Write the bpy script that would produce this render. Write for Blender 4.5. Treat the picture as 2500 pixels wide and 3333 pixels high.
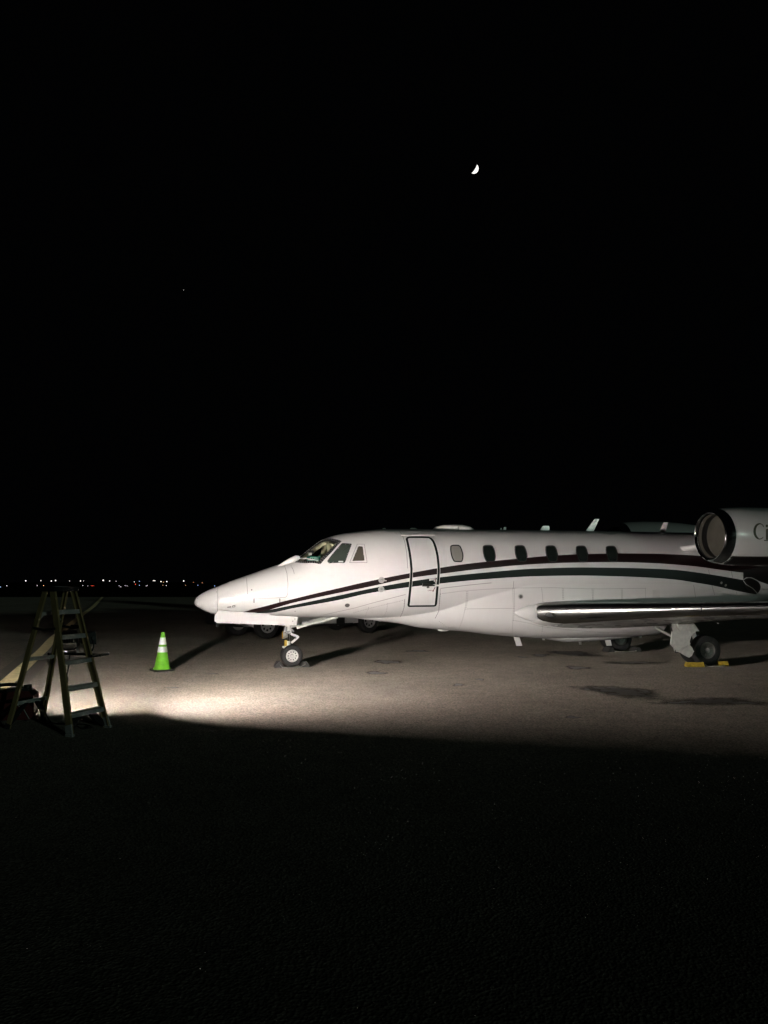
import bpy, bmesh, math, random
from math import sin, cos, pi, radians as R, sqrt, atan2
from mathutils import Vector as V, Matrix
from mathutils.bvhtree import BVHTree
from mathutils.geometry import tessellate_polygon

random.seed(7)
for o in list(bpy.data.objects): bpy.data.objects.remove(o)
sc = bpy.context.scene
C = sc.collection

# ------------------------------------------------------------------ camera
FOC, CX, CY, EYE = 2400.0, 1250.0, 1666.5, 1.70          # focal length in photo pixels, principal point, eye height
PITCH = math.atan((1895 - CY) / FOC)
cd = bpy.data.cameras.new('camera'); cam = bpy.data.objects.new('camera', cd); C.objects.link(cam)
cam.location = (0, 0, EYE); cam.rotation_euler = (pi / 2 + PITCH, 0, 0)
cd.sensor_fit = 'HORIZONTAL'; cd.sensor_width = 36; cd.lens = FOC / 2500 * 36
cd.clip_start = .05; cd.clip_end = 20000
sc.camera = cam
sc.render.resolution_x, sc.render.resolution_y = 768, 1024

# ------------------------------------------------------------------ world (night) and the weak greenish apron flood from afar
w = bpy.data.worlds.new('World'); sc.world = w; w.use_nodes = True
bg = w.node_tree.nodes['Background']; bg.inputs[0].default_value = (.75, .82, 1, 1); bg.inputs[1].default_value = .0006
SUN_AZ, SUN_EL = R(40), R(5)                             # azimuth measured from behind the camera towards its right
sd = bpy.data.lights.new('sun', 'SUN'); sun = bpy.data.objects.new('sun', sd); C.objects.link(sun)
sd.energy = .16; sd.angle = R(1.2); sd.color = (.72, 1, .86)
to_sun = V((sin(SUN_AZ) * cos(SUN_EL), -cos(SUN_AZ) * cos(SUN_EL), sin(SUN_EL)))
sun.rotation_euler = to_sun.to_track_quat('Z', 'Y').to_euler()
vs = sc.view_settings; vs.view_transform = 'Standard'; vs.look = 'None'; vs.exposure = 0; vs.gamma = 1; vs.use_curve_mapping = False

# ------------------------------------------------------------------ measuring: photo pixel -> ray -> real position
def ray(px, py):
    x = (px - CX) / FOC; d = -(py - CY) / FOC
    return V((x, cos(PITCH) - d * sin(PITCH), sin(PITCH) + d * cos(PITCH)))
def ground(px, py, z=0):
    v = ray(px, py); k = (z - EYE) / v.z
    return V((v.x * k, v.y * k, z))
def at_depth(px, py, Y):
    v = ray(px, py); k = Y / v.y
    return V((v.x * k, Y, EYE + v.z * k))

# ------------------------------------------------------------------ materials
MATS = {}
def mat(name, col, rough=.5, metal=0, coat=0, emis=None, es=0, noise=None, bump=None, spec=None):
    m = bpy.data.materials.new(name); m.use_nodes = True; nt = m.node_tree; b = nt.nodes['Principled BSDF']
    b.inputs['Base Color'].default_value = (*col, 1); b.inputs['Roughness'].default_value = rough
    b.inputs['Metallic'].default_value = metal; b.inputs['Coat Weight'].default_value = coat
    b.inputs['Coat Roughness'].default_value = .08
    if spec is not None: b.inputs['Specular IOR Level'].default_value = spec
    if emis: b.inputs['Emission Color'].default_value = (*emis, 1); b.inputs['Emission Strength'].default_value = es
    tc = nt.nodes.new('ShaderNodeTexCoord')
    if noise:                                            # (scale, low multiplier, detail[, roughness spread])
        n = nt.nodes.new('ShaderNodeTexNoise'); n.inputs['Scale'].default_value = noise[0]; n.inputs['Detail'].default_value = noise[2]
        nt.links.new(tc.outputs['Object'], n.inputs['Vector'])
        r = nt.nodes.new('ShaderNodeMapRange'); r.inputs[1].default_value = .25; r.inputs[2].default_value = .75
        r.inputs[3].default_value = noise[1]; r.inputs[4].default_value = 1
        nt.links.new(n.outputs['Fac'], r.inputs[0])
        mx = nt.nodes.new('ShaderNodeMix'); mx.data_type = 'RGBA'; mx.blend_type = 'MULTIPLY'; mx.inputs[0].default_value = 1
        mx.inputs[6].default_value = (*col, 1); nt.links.new(r.outputs[0], mx.inputs[7])
        nt.links.new(mx.outputs[2], b.inputs['Base Color'])
        if len(noise) > 3:
            r2 = nt.nodes.new('ShaderNodeMapRange'); r2.inputs[1].default_value = .3; r2.inputs[2].default_value = .7
            r2.inputs[3].default_value = rough + noise[3]; r2.inputs[4].default_value = max(.03, rough - noise[3])
            nt.links.new(n.outputs['Fac'], r2.inputs[0]); nt.links.new(r2.outputs[0], b.inputs['Roughness'])
    if bump:
        n = nt.nodes.new('ShaderNodeTexNoise'); n.inputs['Scale'].default_value = bump[0]; n.inputs['Detail'].default_value = 4
        nt.links.new(tc.outputs['Object'], n.inputs['Vector'])
        bp = nt.nodes.new('ShaderNodeBump'); bp.inputs['Strength'].default_value = bump[1]; bp.inputs['Distance'].default_value = bump[2]
        nt.links.new(n.outputs['Fac'], bp.inputs['Height']); nt.links.new(bp.outputs['Normal'], b.inputs['Normal'])
    MATS[name] = m
    return m
white = mat('white_paint', (.665, .642, .632), .27, coat=.35, noise=(1.1, .97, 3))
white2 = mat('white_paint_dusty', (.60, .575, .56), .42, noise=(5, .82, 7, .08))
maroon = mat('maroon_paint', (.011, .0032, .0038), .36, spec=.35)
green = mat('green_black_paint', (.010, .0130, .0120), .42, spec=.2)
nacband = mat('black_band_paint', (.008, .006, .006), .3, coat=.2)
line_m = mat('panel_joint', (.22, .205, .19), .7)
dark_line = mat('dark_joint', (.09, .085, .08), .7)
chrome = mat('polished_metal', (.70, .69, .68), .20, metal=1, noise=(2.5, .9, 2))
lipm = mat('polished_lip', (.75, .74, .73), .09, metal=1)
steel = mat('steel', (.42, .41, .39), .35, metal=.3, noise=(18, .7, 4))
alum = mat('aluminium', (.52, .52, .50), .45, metal=.25, noise=(25, .75, 4))
gearwhite = mat('gear_paint', (.68, .66, .62), .4, noise=(14, .75, 5))
rubber = mat('rubber', (.022, .021, .020), .75, noise=(20, .6, 4))
rubber_grey = mat('worn_rubber', (.055, .053, .05), .8, noise=(20, .6, 4))
black = mat('black_plastic', (.012, .012, .012), .5)
matte = mat('matte_black', (.006, .006, .006), .9)
cream = mat('cream_trim', (.52, .47, .33), .7)
seatm = mat('seat_leather', (.30, .27, .2), .6)
tan = mat('inlet_cover_cloth', (.05, .045, .033), .85, noise=(6, .75, 4))
wheelw = mat('wheel_paint', (.74, .72, .68), .4, noise=(20, .8, 4))
yellow = mat('yellow_paint', (.62, .43, .05), .6, noise=(14, .45, 6))
gold = mat('amber_glass', (.5, .28, .05), .25, coat=.5)
conegreen = mat('lime_plastic', (.20, .62, .03), .5, noise=(9, .62, 7))
reflect = mat('reflective_band', (.82, .84, .84), .4, noise=(30, .88, 3))
redm = mat('red_plastic', (.08, .005, .005), .45, noise=(8, .7, 3))
grey_print = mat('grey_print', (.34, .33, .32), .6)
fibre = mat('fibreglass', (.31, .235, .11), .5, noise=(6, .7, 5))
signgreen = mat('sign_green', (.02, .22, .15), .5)
signwhite = mat('sign_white', (.6, .65, .6), .6)
decalred = mat('decal_red', (.12, .01, .012), .5)
lettering = mat('olive_lettering', (.060, .062, .034), .4)
truckw = mat('truck_white', (.55, .55, .53), .3, coat=.4, noise=(3, .8, 4))
wood = mat('choke_wood', (.42, .30, .14), .8, noise=(16, .6, 5))
ropem = mat('rope', (.42, .40, .36), .9)
ropedark = mat('rope_grey', (.14, .135, .125), .9)

def glass(name, tint, refl=1.0):
    m = bpy.data.materials.new(name); m.use_nodes = True; nt = m.node_tree; nt.nodes.clear()
    out = nt.nodes.new('ShaderNodeOutputMaterial'); mx = nt.nodes.new('ShaderNodeMixShader')
    t = nt.nodes.new('ShaderNodeBsdfTransparent'); t.inputs[0].default_value = (*tint, 1)
    g = nt.nodes.new('ShaderNodeBsdfGlossy'); g.inputs['Roughness'].default_value = .03
    lw = nt.nodes.new('ShaderNodeLayerWeight'); lw.inputs[0].default_value = .5
    pw = nt.nodes.new('ShaderNodeMath'); pw.operation = 'POWER'; pw.inputs[1].default_value = 4; nt.links.new(lw.outputs['Facing'], pw.inputs[0])
    f = nt.nodes.new('ShaderNodeMapRange'); f.inputs[3].default_value = .05; f.inputs[4].default_value = .9; nt.links.new(pw.outputs[0], f.inputs[0])
    nt.links.new(f.outputs[0], mx.inputs[0]); nt.links.new(t.outputs[0], mx.inputs[1]); nt.links.new(g.outputs[0], mx.inputs[2])
    nt.links.new(mx.outputs[0], out.inputs[0]); return m
clear = glass('clear_glass', (.86, .9, .86))
tinted = glass('tinted_glass', (.30, .36, .31))

def emit(name, col, s):
    m = bpy.data.materials.new(name); m.use_nodes = True; nt = m.node_tree; nt.nodes.clear()
    out = nt.nodes.new('ShaderNodeOutputMaterial'); e = nt.nodes.new('ShaderNodeEmission')
    e.inputs[0].default_value = (*col, 1); e.inputs[1].default_value = s; nt.links.new(e.outputs[0], out.inputs[0]); return m

# ------------------------------------------------------------------ object helpers
def tag(o, label=None, cat=None, group=None, kind=None):
    if label: o['label'] = label
    if cat: o['category'] = cat
    if group: o['group'] = group
    if kind: o['kind'] = kind
    return o
def empty(name, loc=(0, 0, 0), rz=0):
    o = bpy.data.objects.new(name, None); C.objects.link(o); o.location = loc; o.rotation_euler = (0, 0, rz); o.empty_display_size = .2
    return o
def obj(name, verts, faces, m, parent=None, smooth=False):
    me = bpy.data.meshes.new(name); me.from_pydata([tuple(v) for v in verts], [], faces); me.update()
    ms = m if isinstance(m, (list, tuple)) else [m]
    for k in ms: me.materials.append(k)
    if smooth:
        for p in me.polygons: p.use_smooth = True
        if smooth != 'all':
            me.set_sharp_from_angle(angle=R(38))
    o = bpy.data.objects.new(name, me); C.objects.link(o)
    if parent: o.parent = parent
    return o
class MB:                                                 # collects shapes into one mesh
    def __init__(s): s.v = []; s.f = []
    def add(s, v, f):
        n = len(s.v); s.v += [V(x) for x in v]; s.f += [tuple(i + n for i in q) for q in f]; return s
    def box(s, c, d, M=None):
        x, y, z = [k / 2 for k in d]
        v = [V((a * x, b * y, e * z)) for a in (-1, 1) for b in (-1, 1) for e in (-1, 1)]
        c = V(c)
        v = [(M @ p if M else p) + c for p in v]
        return s.add(v, [(0, 1, 3, 2), (4, 6, 7, 5), (0, 4, 5, 1), (2, 3, 7, 6), (0, 2, 6, 4), (1, 5, 7, 3)])
    def bar(s, a, b, wx, wy, up=(0, 0, 1)):                # rectangular bar from a to b
        a, b = V(a), V(b); d = (b - a).normalized(); u = V(up)
        x = d.cross(u); x = x.normalized() if x.length > 1e-5 else V((1, 0, 0)); y = x.cross(d).normalized()
        v = []
        for p in (a, b):
            for i, j in ((-1, -1), (1, -1), (1, 1), (-1, 1)): v.append(p + x * i * wx / 2 + y * j * wy / 2)
        return s.add(v, [(3, 2, 1, 0), (4, 5, 6, 7), (0, 1, 5, 4), (1, 2, 6, 5), (2, 3, 7, 6), (3, 0, 4, 7)])
    def tube(s, pts, r, n=10, cap=True):
        pts = [V(p) for p in pts]; rs = r if isinstance(r, (list, tuple)) else [r] * len(pts)
        v = []; f = []; prev = None
        for i, p in enumerate(pts):
            d = (pts[min(i + 1, len(pts) - 1)] - pts[max(i - 1, 0)]).normalized()
            if prev is None:
                x = d.cross(V((0, 0, 1)))
                if x.length < 1e-3: x = d.cross(V((0, 1, 0)))
            else: x = prev - d * prev.dot(d)
            x.normalize(); prev = x; y = d.cross(x)
            for k in range(n):
                a = 2 * pi * k / n; v.append(p + (x * cos(a) + y * sin(a)) * rs[i])
        for i in range(len(pts) - 1):
            for k in range(n):
                q = (k + 1) % n; f.append((i * n + k, i * n + q, (i + 1) * n + q, (i + 1) * n + k))
        if cap: f.append(tuple(range(n))[::-1]); f.append(tuple((len(pts) - 1) * n + k for k in range(n)))
        return s.add(v, f)
    def lathe(s, prof, c, axis, n=40, closed=False):      # prof: (distance along axis, radius)
        c = V(c); ax = V(axis).normalized(); x = ax.cross(V((0, 0, 1)))
        if x.length < 1e-3: x = V((1, 0, 0))
        x.normalize(); y = ax.cross(x); v = []; f = []
        for h, r in prof:
            for k in range(n):
                a = 2 * pi * k / n; v.append(c + ax * h + (x * cos(a) + y * sin(a)) * r)
        m = len(prof)
        for i in range(m if closed else m - 1):
            j = (i + 1) % m
            for k in range(n):
                q = (k + 1) % n; f.append((i * n + k, j * n + k, j * n + q, i * n + q))
        return s.add(v, f)
    def prism(s, poly, d):                                # 3D polygon extruded by vector d
        poly = [V(p) for p in poly]; d = V(d); n = len(poly)
        tri = tessellate_polygon([poly])
        v = poly + [p + d for p in poly]
        f = [tuple(t) for t in tri] + [tuple(i + n for i in t[::-1]) for t in tri]
        f += [(i, (i + 1) % n, (i + 1) % n + n, i + n) for i in range(n)]
        return s.add(v, f)
    def sphere(s, c, r, nu=12, nv=8):
        c = V(c); rr = r if isinstance(r, (tuple, list)) else (r, r, r); v = []; f = []
        for i in range(nv + 1):
            th = pi * i / nv
            for k in range(nu):
                a = 2 * pi * k / nu
                v.append(c + V((rr[0] * sin(th) * cos(a), rr[1] * sin(th) * sin(a), rr[2] * cos(th))))
        for i in range(nv):
            for k in range(nu):
                q = (k + 1) % nu; f.append((i * nu + k, (i + 1) * nu + k, (i + 1) * nu + q, i * nu + q))
        return s.add(v, f)
    def build(s, name, m, parent=None, smooth=True, bevel=0, fix=True):
        o = obj(name, s.v, s.f, m, parent, smooth)
        if fix:
            bm = bmesh.new(); bm.from_mesh(o.data)
            if bevel:
                bmesh.ops.remove_doubles(bm, verts=bm.verts, dist=1e-5)
                es = [e for e in bm.edges if len(e.link_faces) == 2 and e.calc_face_angle(0) > R(40)]
                bmesh.ops.bevel(bm, geom=es, offset=bevel, segments=2, affect='EDGES', clamp_overlap=True)
            bmesh.ops.recalc_face_normals(bm, faces=bm.faces); bm.to_mesh(o.data); bm.free()
            if smooth:
                for p in o.data.polygons: p.use_smooth = True
                o.data.set_sharp_from_angle(angle=R(38))
        return o
def text_mesh(s, size=1):                                 # flat text as (verts2d, faces)
    cu = bpy.data.curves.new('t', 'FONT'); cu.body = s; cu.size = size; cu.resolution_u = 3
    o = bpy.data.objects.new('t', cu); C.objects.link(o)
    dg = bpy.context.evaluated_depsgraph_get(); me = bpy.data.meshes.new_from_object(o.evaluated_get(dg))
    v = [(p.co.x, p.co.y) for p in me.vertices]; f = [tuple(p.vertices) for p in me.polygons]
    bpy.data.objects.remove(o); bpy.data.curves.remove(cu); bpy.data.meshes.remove(me)
    return v, f
def pchip(xs, ys):
    n = len(xs); h = [xs[i + 1] - xs[i] for i in range(n - 1)]; d = [(ys[i + 1] - ys[i]) / h[i] for i in range(n - 1)]
    m = [d[0]] + [0 if d[i - 1] * d[i] <= 0 else (h[i - 1] + h[i]) * 3 / ((2 * h[i] + h[i - 1]) / d[i - 1] + (h[i] + 2 * h[i - 1]) / d[i]) for i in range(1, n - 1)] + [d[-1]]
    def f(x):
        x = min(max(x, xs[0]), xs[-1]); i = 0
        while i < n - 2 and x > xs[i + 1]: i += 1
        t = (x - xs[i]) / h[i]
        return (ys[i] * (2 * t**3 - 3 * t * t + 1) + h[i] * m[i] * (t**3 - 2 * t * t + t) + ys[i + 1] * (3 * t * t - 2 * t**3) + h[i] * m[i + 1] * (t**3 - t * t))
    return f
def interp(pts, x):
    if x <= pts[0][0]: return pts[0][1]
    for (a, b), (c, d) in zip(pts, pts[1:]):
        if x <= c: return b + (d - b) * (x - a) / (c - a)
    return pts[-1][1]

# ================================================================== ground
def asphalt():
    m = bpy.data.materials.new('asphalt'); m.use_nodes = True; nt = m.node_tree; b = nt.nodes['Principled BSDF']; N = nt.nodes.new; L = nt.links.new
    tc = N('ShaderNodeTexCoord')
    def noise(scale, detail=6, rough=.6):
        n = N('ShaderNodeTexNoise'); n.inputs['Scale'].default_value = scale; n.inputs['Detail'].default_value = detail; n.inputs['Roughness'].default_value = rough
        L(tc.outputs['Object'], n.inputs['Vector']); return n
    def ramp(src, lo, hi, a, bb):
        r = N('ShaderNodeMapRange'); r.inputs[1].default_value = lo; r.inputs[2].default_value = hi; r.inputs[3].default_value = a; r.inputs[4].default_value = bb
        L(src, r.inputs[0]); return r.outputs[0]
    def mul(a, bb):
        k = N('ShaderNodeMath'); k.operation = 'MULTIPLY'; L(a, k.inputs[0]); L(bb, k.inputs[1]); return k.outputs[0]
    big = ramp(noise(.35, 5).outputs['Fac'], .3, .7, .78, 1.12)
    mid = ramp(noise(3.5, 6).outputs['Fac'], .3, .7, .84, 1.1)
    vor = N('ShaderNodeTexVoronoi'); vor.inputs['Scale'].default_value = 62; L(tc.outputs['Object'], vor.inputs['Vector'])
    sep = N('ShaderNodeSeparateColor'); L(vor.outputs['Color'], sep.inputs[0])
    grain = ramp(sep.outputs[0], 0, 1, .55, 1.45)
    fine = ramp(noise(28, 3).outputs['Fac'], .3, .7, .8, 1.2)
    val = mul(mul(big, mid), mul(grain, fine))
    mx = N('ShaderNodeMix'); mx.data_type = 'RGBA'; mx.blend_type = 'MULTIPLY'; mx.inputs[0].default_value = 1
    mx.inputs[6].default_value = (.168, .149, .122, 1); L(val, mx.inputs[7]); L(mx.outputs[2], b.inputs['Base Color'])
    b.inputs['Roughness'].default_value = .85; b.inputs['Specular IOR Level'].default_value = .08; b.inputs['Diffuse Roughness'].default_value = 1.0
    bp = N('ShaderNodeBump'); bp.inputs['Strength'].default_value = .55; bp.inputs['Distance'].default_value = .006
    ad = N('ShaderNodeMath'); ad.operation = 'ADD'; L(vor.outputs['Distance'], ad.inputs[0]); L(noise(40, 4).outputs['Fac'], ad.inputs[1])
    L(ad.outputs[0], bp.inputs['Height']); L(bp.outputs['Normal'], b.inputs['Normal'])
    return m
asp = asphalt()
gx = [-6000, -1500, -400, -100] + [-40 + 4 * i for i in range(21)] + [100, 400, 1500, 6000]
gy = [-3000, -600, -100, -30] + [-8 + 4 * i for i in range(21)] + [120, 400, 1500, 4000, 9000]
apron = obj('apron', [(x, y, 0) for y in gy for x in gx], [(j * len(gx) + i, j * len(gx) + i + 1, (j + 1) * len(gx) + i + 1, (j + 1) * len(gx) + i) for j in range(len(gy) - 1) for i in range(len(gx) - 1)], asp)
tag(apron, 'dark worn asphalt apron under the jet', 'apron', kind='structure')
def stain_mat(name, col, rough, lo, hi, alpha):
    m = mat(name, col, rough); nt = m.node_tree; b = nt.nodes['Principled BSDF']; N = nt.nodes.new
    tc = N('ShaderNodeTexCoord'); n = N('ShaderNodeTexNoise'); n.inputs['Scale'].default_value = 6; n.inputs['Detail'].default_value = 6
    nt.links.new(tc.outputs['Object'], n.inputs['Vector'])
    at = N('ShaderNodeAttribute'); at.attribute_name = 'edge'
    ad = N('ShaderNodeMath'); ad.operation = 'ADD'; nt.links.new(n.outputs['Fac'], ad.inputs[0]); nt.links.new(at.outputs['Fac'], ad.inputs[1])
    r = N('ShaderNodeMapRange'); r.inputs[1].default_value = lo; r.inputs[2].default_value = hi; r.inputs[3].default_value = 0; r.inputs[4].default_value = alpha
    nt.links.new(ad.outputs[0], r.inputs[0]); nt.links.new(r.outputs[0], b.inputs['Alpha']); return m
stain_m = stain_mat('oil_stain', (.012, .011, .010), .55, .5, .85, .92)
wet_m = stain_mat('damp_stain', (.016, .015, .013), .45, .5, .95, .78)
def stain(px, py, hw, hh, m=stain_m, z=.004):
    c = ground(px, py); rx = (ground(px + hw, py) - c).length; ry = abs(ground(px, py - hh).y - ground(px, py + hh).y) / 2
    n, rings = 28, 5; v = [V((c.x, c.y, z))]; ed = [.6]; f = []
    ph = [random.uniform(0, 6.28) for _ in range(4)]
    for k in range(1, rings + 1):
        for i in range(n):
            a = 2 * pi * i / n; q = 1 + .18 * sin(2 * a + ph[0]) + .14 * sin(3 * a + ph[1]) + .1 * sin(5 * a + ph[2])
            v.append(V((c.x + rx * q * k / rings * cos(a), c.y + ry * q * k / rings * sin(a), z))); ed.append(.6 - .75 * (k / rings) ** 1.5)
    for i in range(n): f.append((0, 1 + i, 1 + (i + 1) % n))
    for k in range(rings - 1):
        for i in range(n):
            a, b = 1 + k * n + i, 1 + k * n + (i + 1) % n; f.append((a, a + n, b + n, b))
    o = obj('oil_stain', v, f, m, apron); at = o.data.attributes.new('edge', 'FLOAT', 'POINT')
    for i, e in enumerate(ed): at.data[i].value = e
STAINS = [(1262, 2155, 52, 8), (1225, 2191, 44, 6), (1492, 2230, 24, 5), (1560, 2212, 18, 4), (1858, 2127, 92, 9), (1760, 2133, 40, 6), (2050, 2158, 110, 7),
          (2330, 2285, 190, 20), (2020, 2252, 150, 26), (1860, 2336, 36, 5), (1700, 2140, 20, 3), (1360, 2120, 40, 4), (1880, 2175, 60, 6), (560, 2240, 30, 2), (690, 2195, 22, 2)]
for i, s in enumerate(STAINS): stain(*s, m=wet_m if s[2] > 100 else stain_m, z=.004 + .0006 * i)

# taxi line: pale yellow with dark edging, curving away
ctr = [(-160, 2420), (-70, 2322), (0, 2244), (50, 2198), (100, 2152), (141, 2115), (174, 2078), (210, 2048), (250, 2016), (268, 2001), (302, 1976), (318, 1960), (333, 1944), (345, 1930)]
cp = [ground(*p) for p in ctr]
def smooth_path(p, n):
    out = []
    for i in range(len(p) - 1):
        a, b, c, d = p[max(i - 1, 0)], p[i], p[i + 1], p[min(i + 2, len(p) - 1)]
        for k in range(n):
            t = k / n; out.append(.5 * ((2 * b) + (c - a) * t + (2 * a - 5 * b + 4 * c - d) * t * t + (3 * b - a - 3 * c + d) * t**3))
    return out + [p[-1]]
cp = smooth_path(cp, 6)
def strip(name, off0, off1, z, m, parent=None):
    v = []; f = []
    for i, p in enumerate(cp):
        d = (cp[min(i + 1, len(cp) - 1)] - cp[max(i - 1, 0)]); d.z = 0; d.normalize(); nrm = V((-d.y, d.x, 0))
        v += [p + nrm * off0 + V((0, 0, z)), p + nrm * off1 + V((0, 0, z))]
    for i in range(len(cp) - 1): f.append((2 * i, 2 * i + 1, 2 * i + 3, 2 * i + 2))
    return obj(name, v, f, m, parent)
lpaint = mat('line_paint', (.72, .59, .32), .75, noise=(7, .62, 8), bump=(60, .5, .004))
lblack = mat('line_edging', (.085, .076, .062), .85, noise=(9, .7, 6))
for m_ in (lpaint, lblack, stain_m, wet_m): m_.node_tree.nodes['Principled BSDF'].inputs['Diffuse Roughness'].default_value = 1.0
tl = strip('taxiway_line', -.13, .13, .009, lpaint); far_dark_m = mat('far_darkening', (.022, .03, .012), 1, noise=(.05, .6, 5), spec=0)
gf = obj('far_dark_sheet', [(x, y, .03) for y in (85, 9000) for x in (-6000, 6000)], [(0, 1, 3, 2)], far_dark_m); tag(gf, 'dark sheet added beyond the apron to darken the far ground', 'dark sheet', kind='structure')  # added sheet, darker than the apron, so the far ground stays dark
tag(tl, 'worn pale yellow taxi line with black edging curving away', 'taxi line', kind='structure')
strip('line_edging', .13, .36, .006, lblack, tl); strip('line_edging', -.36, -.13, .006, lblack, tl)

# ================================================================== the jet
PSI = R(13)
O = V((-3.7832, 14.8214, 0))
jet = empty('business_jet', O, PSI)
tag(jet, 'white business jet with maroon and dark green cheat lines parked on the apron', 'airplane')
JM = Matrix.Translation(O) @ Matrix.Rotation(PSI, 4, 'Z'); JI = JM.inverted()
EYEL = JI @ V((0, 0, EYE))
def lray(px, py): return (JI.to_3x3() @ ray(px, py)).normalized()
def PL(px, py, y=0):                                      # point on the jet's plane at lateral distance y (port is negative)
    d = lray(px, py); k = (y - EYEL.y) / d.y
    return EYEL + d * k

TOP = [(0, 1.291), (.016, 1.364), (.08, 1.433), (.227, 1.522), (.445, 1.616), (1.013, 1.834), (1.659, 2.062), (2.049, 2.200), (2.309, 2.398), (2.555, 2.575), (2.694, 2.637), (2.928, 2.706), (3.167, 2.748), (3.408, 2.780), (3.849, 2.824), (4.234, 2.832), (5.0, 2.838), (7.047, 2.855), (8.6, 2.862), (11.3, 2.857), (14, 2.87), (17, 2.86), (19, 2.78), (21, 2.6)]
BOT = [(0, 1.291), (.016, 1.248), (.05, 1.215), (.127, 1.172), (.237, 1.113), (.436, 1.056), (.708, 1.022), (1.518, .998), (2.062, .985), (2.938, .972), (4.1, .94), (5, .935), (10, .94), (12, 1.1), (14, 1.4), (16, 1.75), (19, 2.3), (21, 2.5)]
WID = [(0, 0), (.016, .055), (.08, .125), (.227, .205), (.445, .285), (1.013, .43), (1.659, .575), (2.05, .66), (2.55, .76), (3.2, .86), (4.2, .94), (5, .958), (10, .958), (12, .88), (14, .72), (16, .55), (19, .22), (21, .05)]
_t, _b, _w = [pchip([sqrt(a) for a, _ in T], [b for _, b in T]) for T in (TOP, BOT, WID)]
NEXP = 2.1
def S(s, ph, off=0):                                      # fuselage skin: station s, angle from the crown (port negative y for ph>0)
    u = sqrt(max(s, 0)); t, b, ww = _t(u), _b(u), _w(u); zc = (t + b) / 2; h = (t - b) / 2
    cy, cz = sin(ph), cos(ph); e = 2 / NEXP
    p = V((s, -ww * math.copysign(abs(cy) ** e, cy), zc + h * math.copysign(abs(cz) ** e, cz)))
    if off: p = p + normal(s, ph) * off
    return p
def normal(s, ph):
    a = S(s + .01, ph) - S(max(s - .01, 0), ph); b = S(s, ph + .01) - S(s, ph - .01)
    n = b.cross(a)
    if n.length < 1e-9: return V((-1, 0, 0))
    n.normalize()
    return n if n.dot(V((0, S(s, ph).y, S(s, ph).z - (_t(sqrt(s)) + _b(sqrt(s))) / 2))) > 0 else -n
NT = 200
PH = [2 * pi * k / NT - pi for k in range(NT)]
def grid(stations, off=0):
    v = []; f = []
    for s in stations:
        for ph in PH: v.append(S(s, ph, off))
    for i in range(len(stations) - 1):
        for k in range(NT):
            q = (k + 1) % NT; f.append((i * NT + k, (i + 1) * NT + k, (i + 1) * NT + q, i * NT + q))
    return v, f
def frange(a, b, n): return [a + (b - a) * i / n for i in range(n + 1)]
RAD = .445
st_rad = [RAD * (i / 18) ** 2 for i in range(19)]
st_main = frange(RAD + .004, 1.8, 24) + frange(1.8, 4.4, 130)[1:] + frange(4.4, 12, 70)[1:] + frange(12, 21, 36)[1:]
fv, ff = grid(st_rad + st_main)
# belly fairing: own loft under the cabin
FB = pchip([3.05, 3.6, 4.2, 4.62, 5.07, 5.57, 6.33, 6.8, 7.48, 8.95, 10.05, 10.10, 12.6], [.985, .905, .832, .743, .691, .651, .556, .515, .477, .480, .522, .66, 1.22])
FW = pchip([3.05, 3.6, 4.2, 5.0, 5.8, 6.5, 7.5, 9, 10.05, 12.6], [.08, .22, .38, .62, .86, .975, .99, .985, .96, .6])
FT = pchip([3.05, 4.2, 5.2, 6.2, 7, 10.05, 12.6], [1.06, 1.12, 1.25, 1.5, 1.66, 1.66, 1.6])
def fair(s, a, off=0):
    ww = FW(s) + off; bt = FB(s) - off; tp = FT(s); n = 2.0 + min(1.0, max(0, (s - 5) / 2)) * 1.4; e = 2 / n
    cy, cz = sin(a), cos(a)
    return V((s, ww * math.copysign(abs(cy) ** e, cy), tp - (tp - bt) * abs(cz) ** e))
fst = frange(3.05, 10.05, 90) + frange(10.10, 12.6, 24); na = 72
fav = [fair(s, -pi / 2 + pi * k / na) for s in fst for k in range(na + 1)]; faf = []
for i in range(len(fst) - 1):
    for k in range(na):
        a = i * (na + 1) + k; faf.append((a, a + 1, a + na + 2, a + na + 1))
faf.append(tuple((len(fst) - 1) * (na + 1) + k for k in range(na + 1)))
bvh = BVHTree.FromPolygons(fv + fav, ff + [tuple(i + len(fv) for i in q) for q in faf])
bvh_fus = BVHTree.FromPolygons(fv, ff)
def hit(px, py, tree=None):
    tree = tree or bvh
    for k in range(60):
        for dy in ((k,) if k == 0 else (k, -k)):
            loc, n, _, _ = tree.ray_cast(EYEL, lray(px, py + dy * .5), 60)
            if loc is not None:
                if n.dot(EYEL - loc) < 0: n = -n
                return loc, n
    raise RuntimeError('no hit %s %s' % (px, py))
def sp(px, py):                                           # pixel -> (station, crown angle) on the fuselage skin
    p, _ = hit(px, py, bvh_fus); u = sqrt(p.x); t, b, ww = _t(u), _b(u), _w(u); zc = (t + b) / 2; h = (t - b) / 2; e = NEXP / 2
    sy = -p.y / ww; cz = (p.z - zc) / h
    return p.x, atan2(math.copysign(abs(sy) ** e, sy), math.copysign(abs(cz) ** e, cz))

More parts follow.
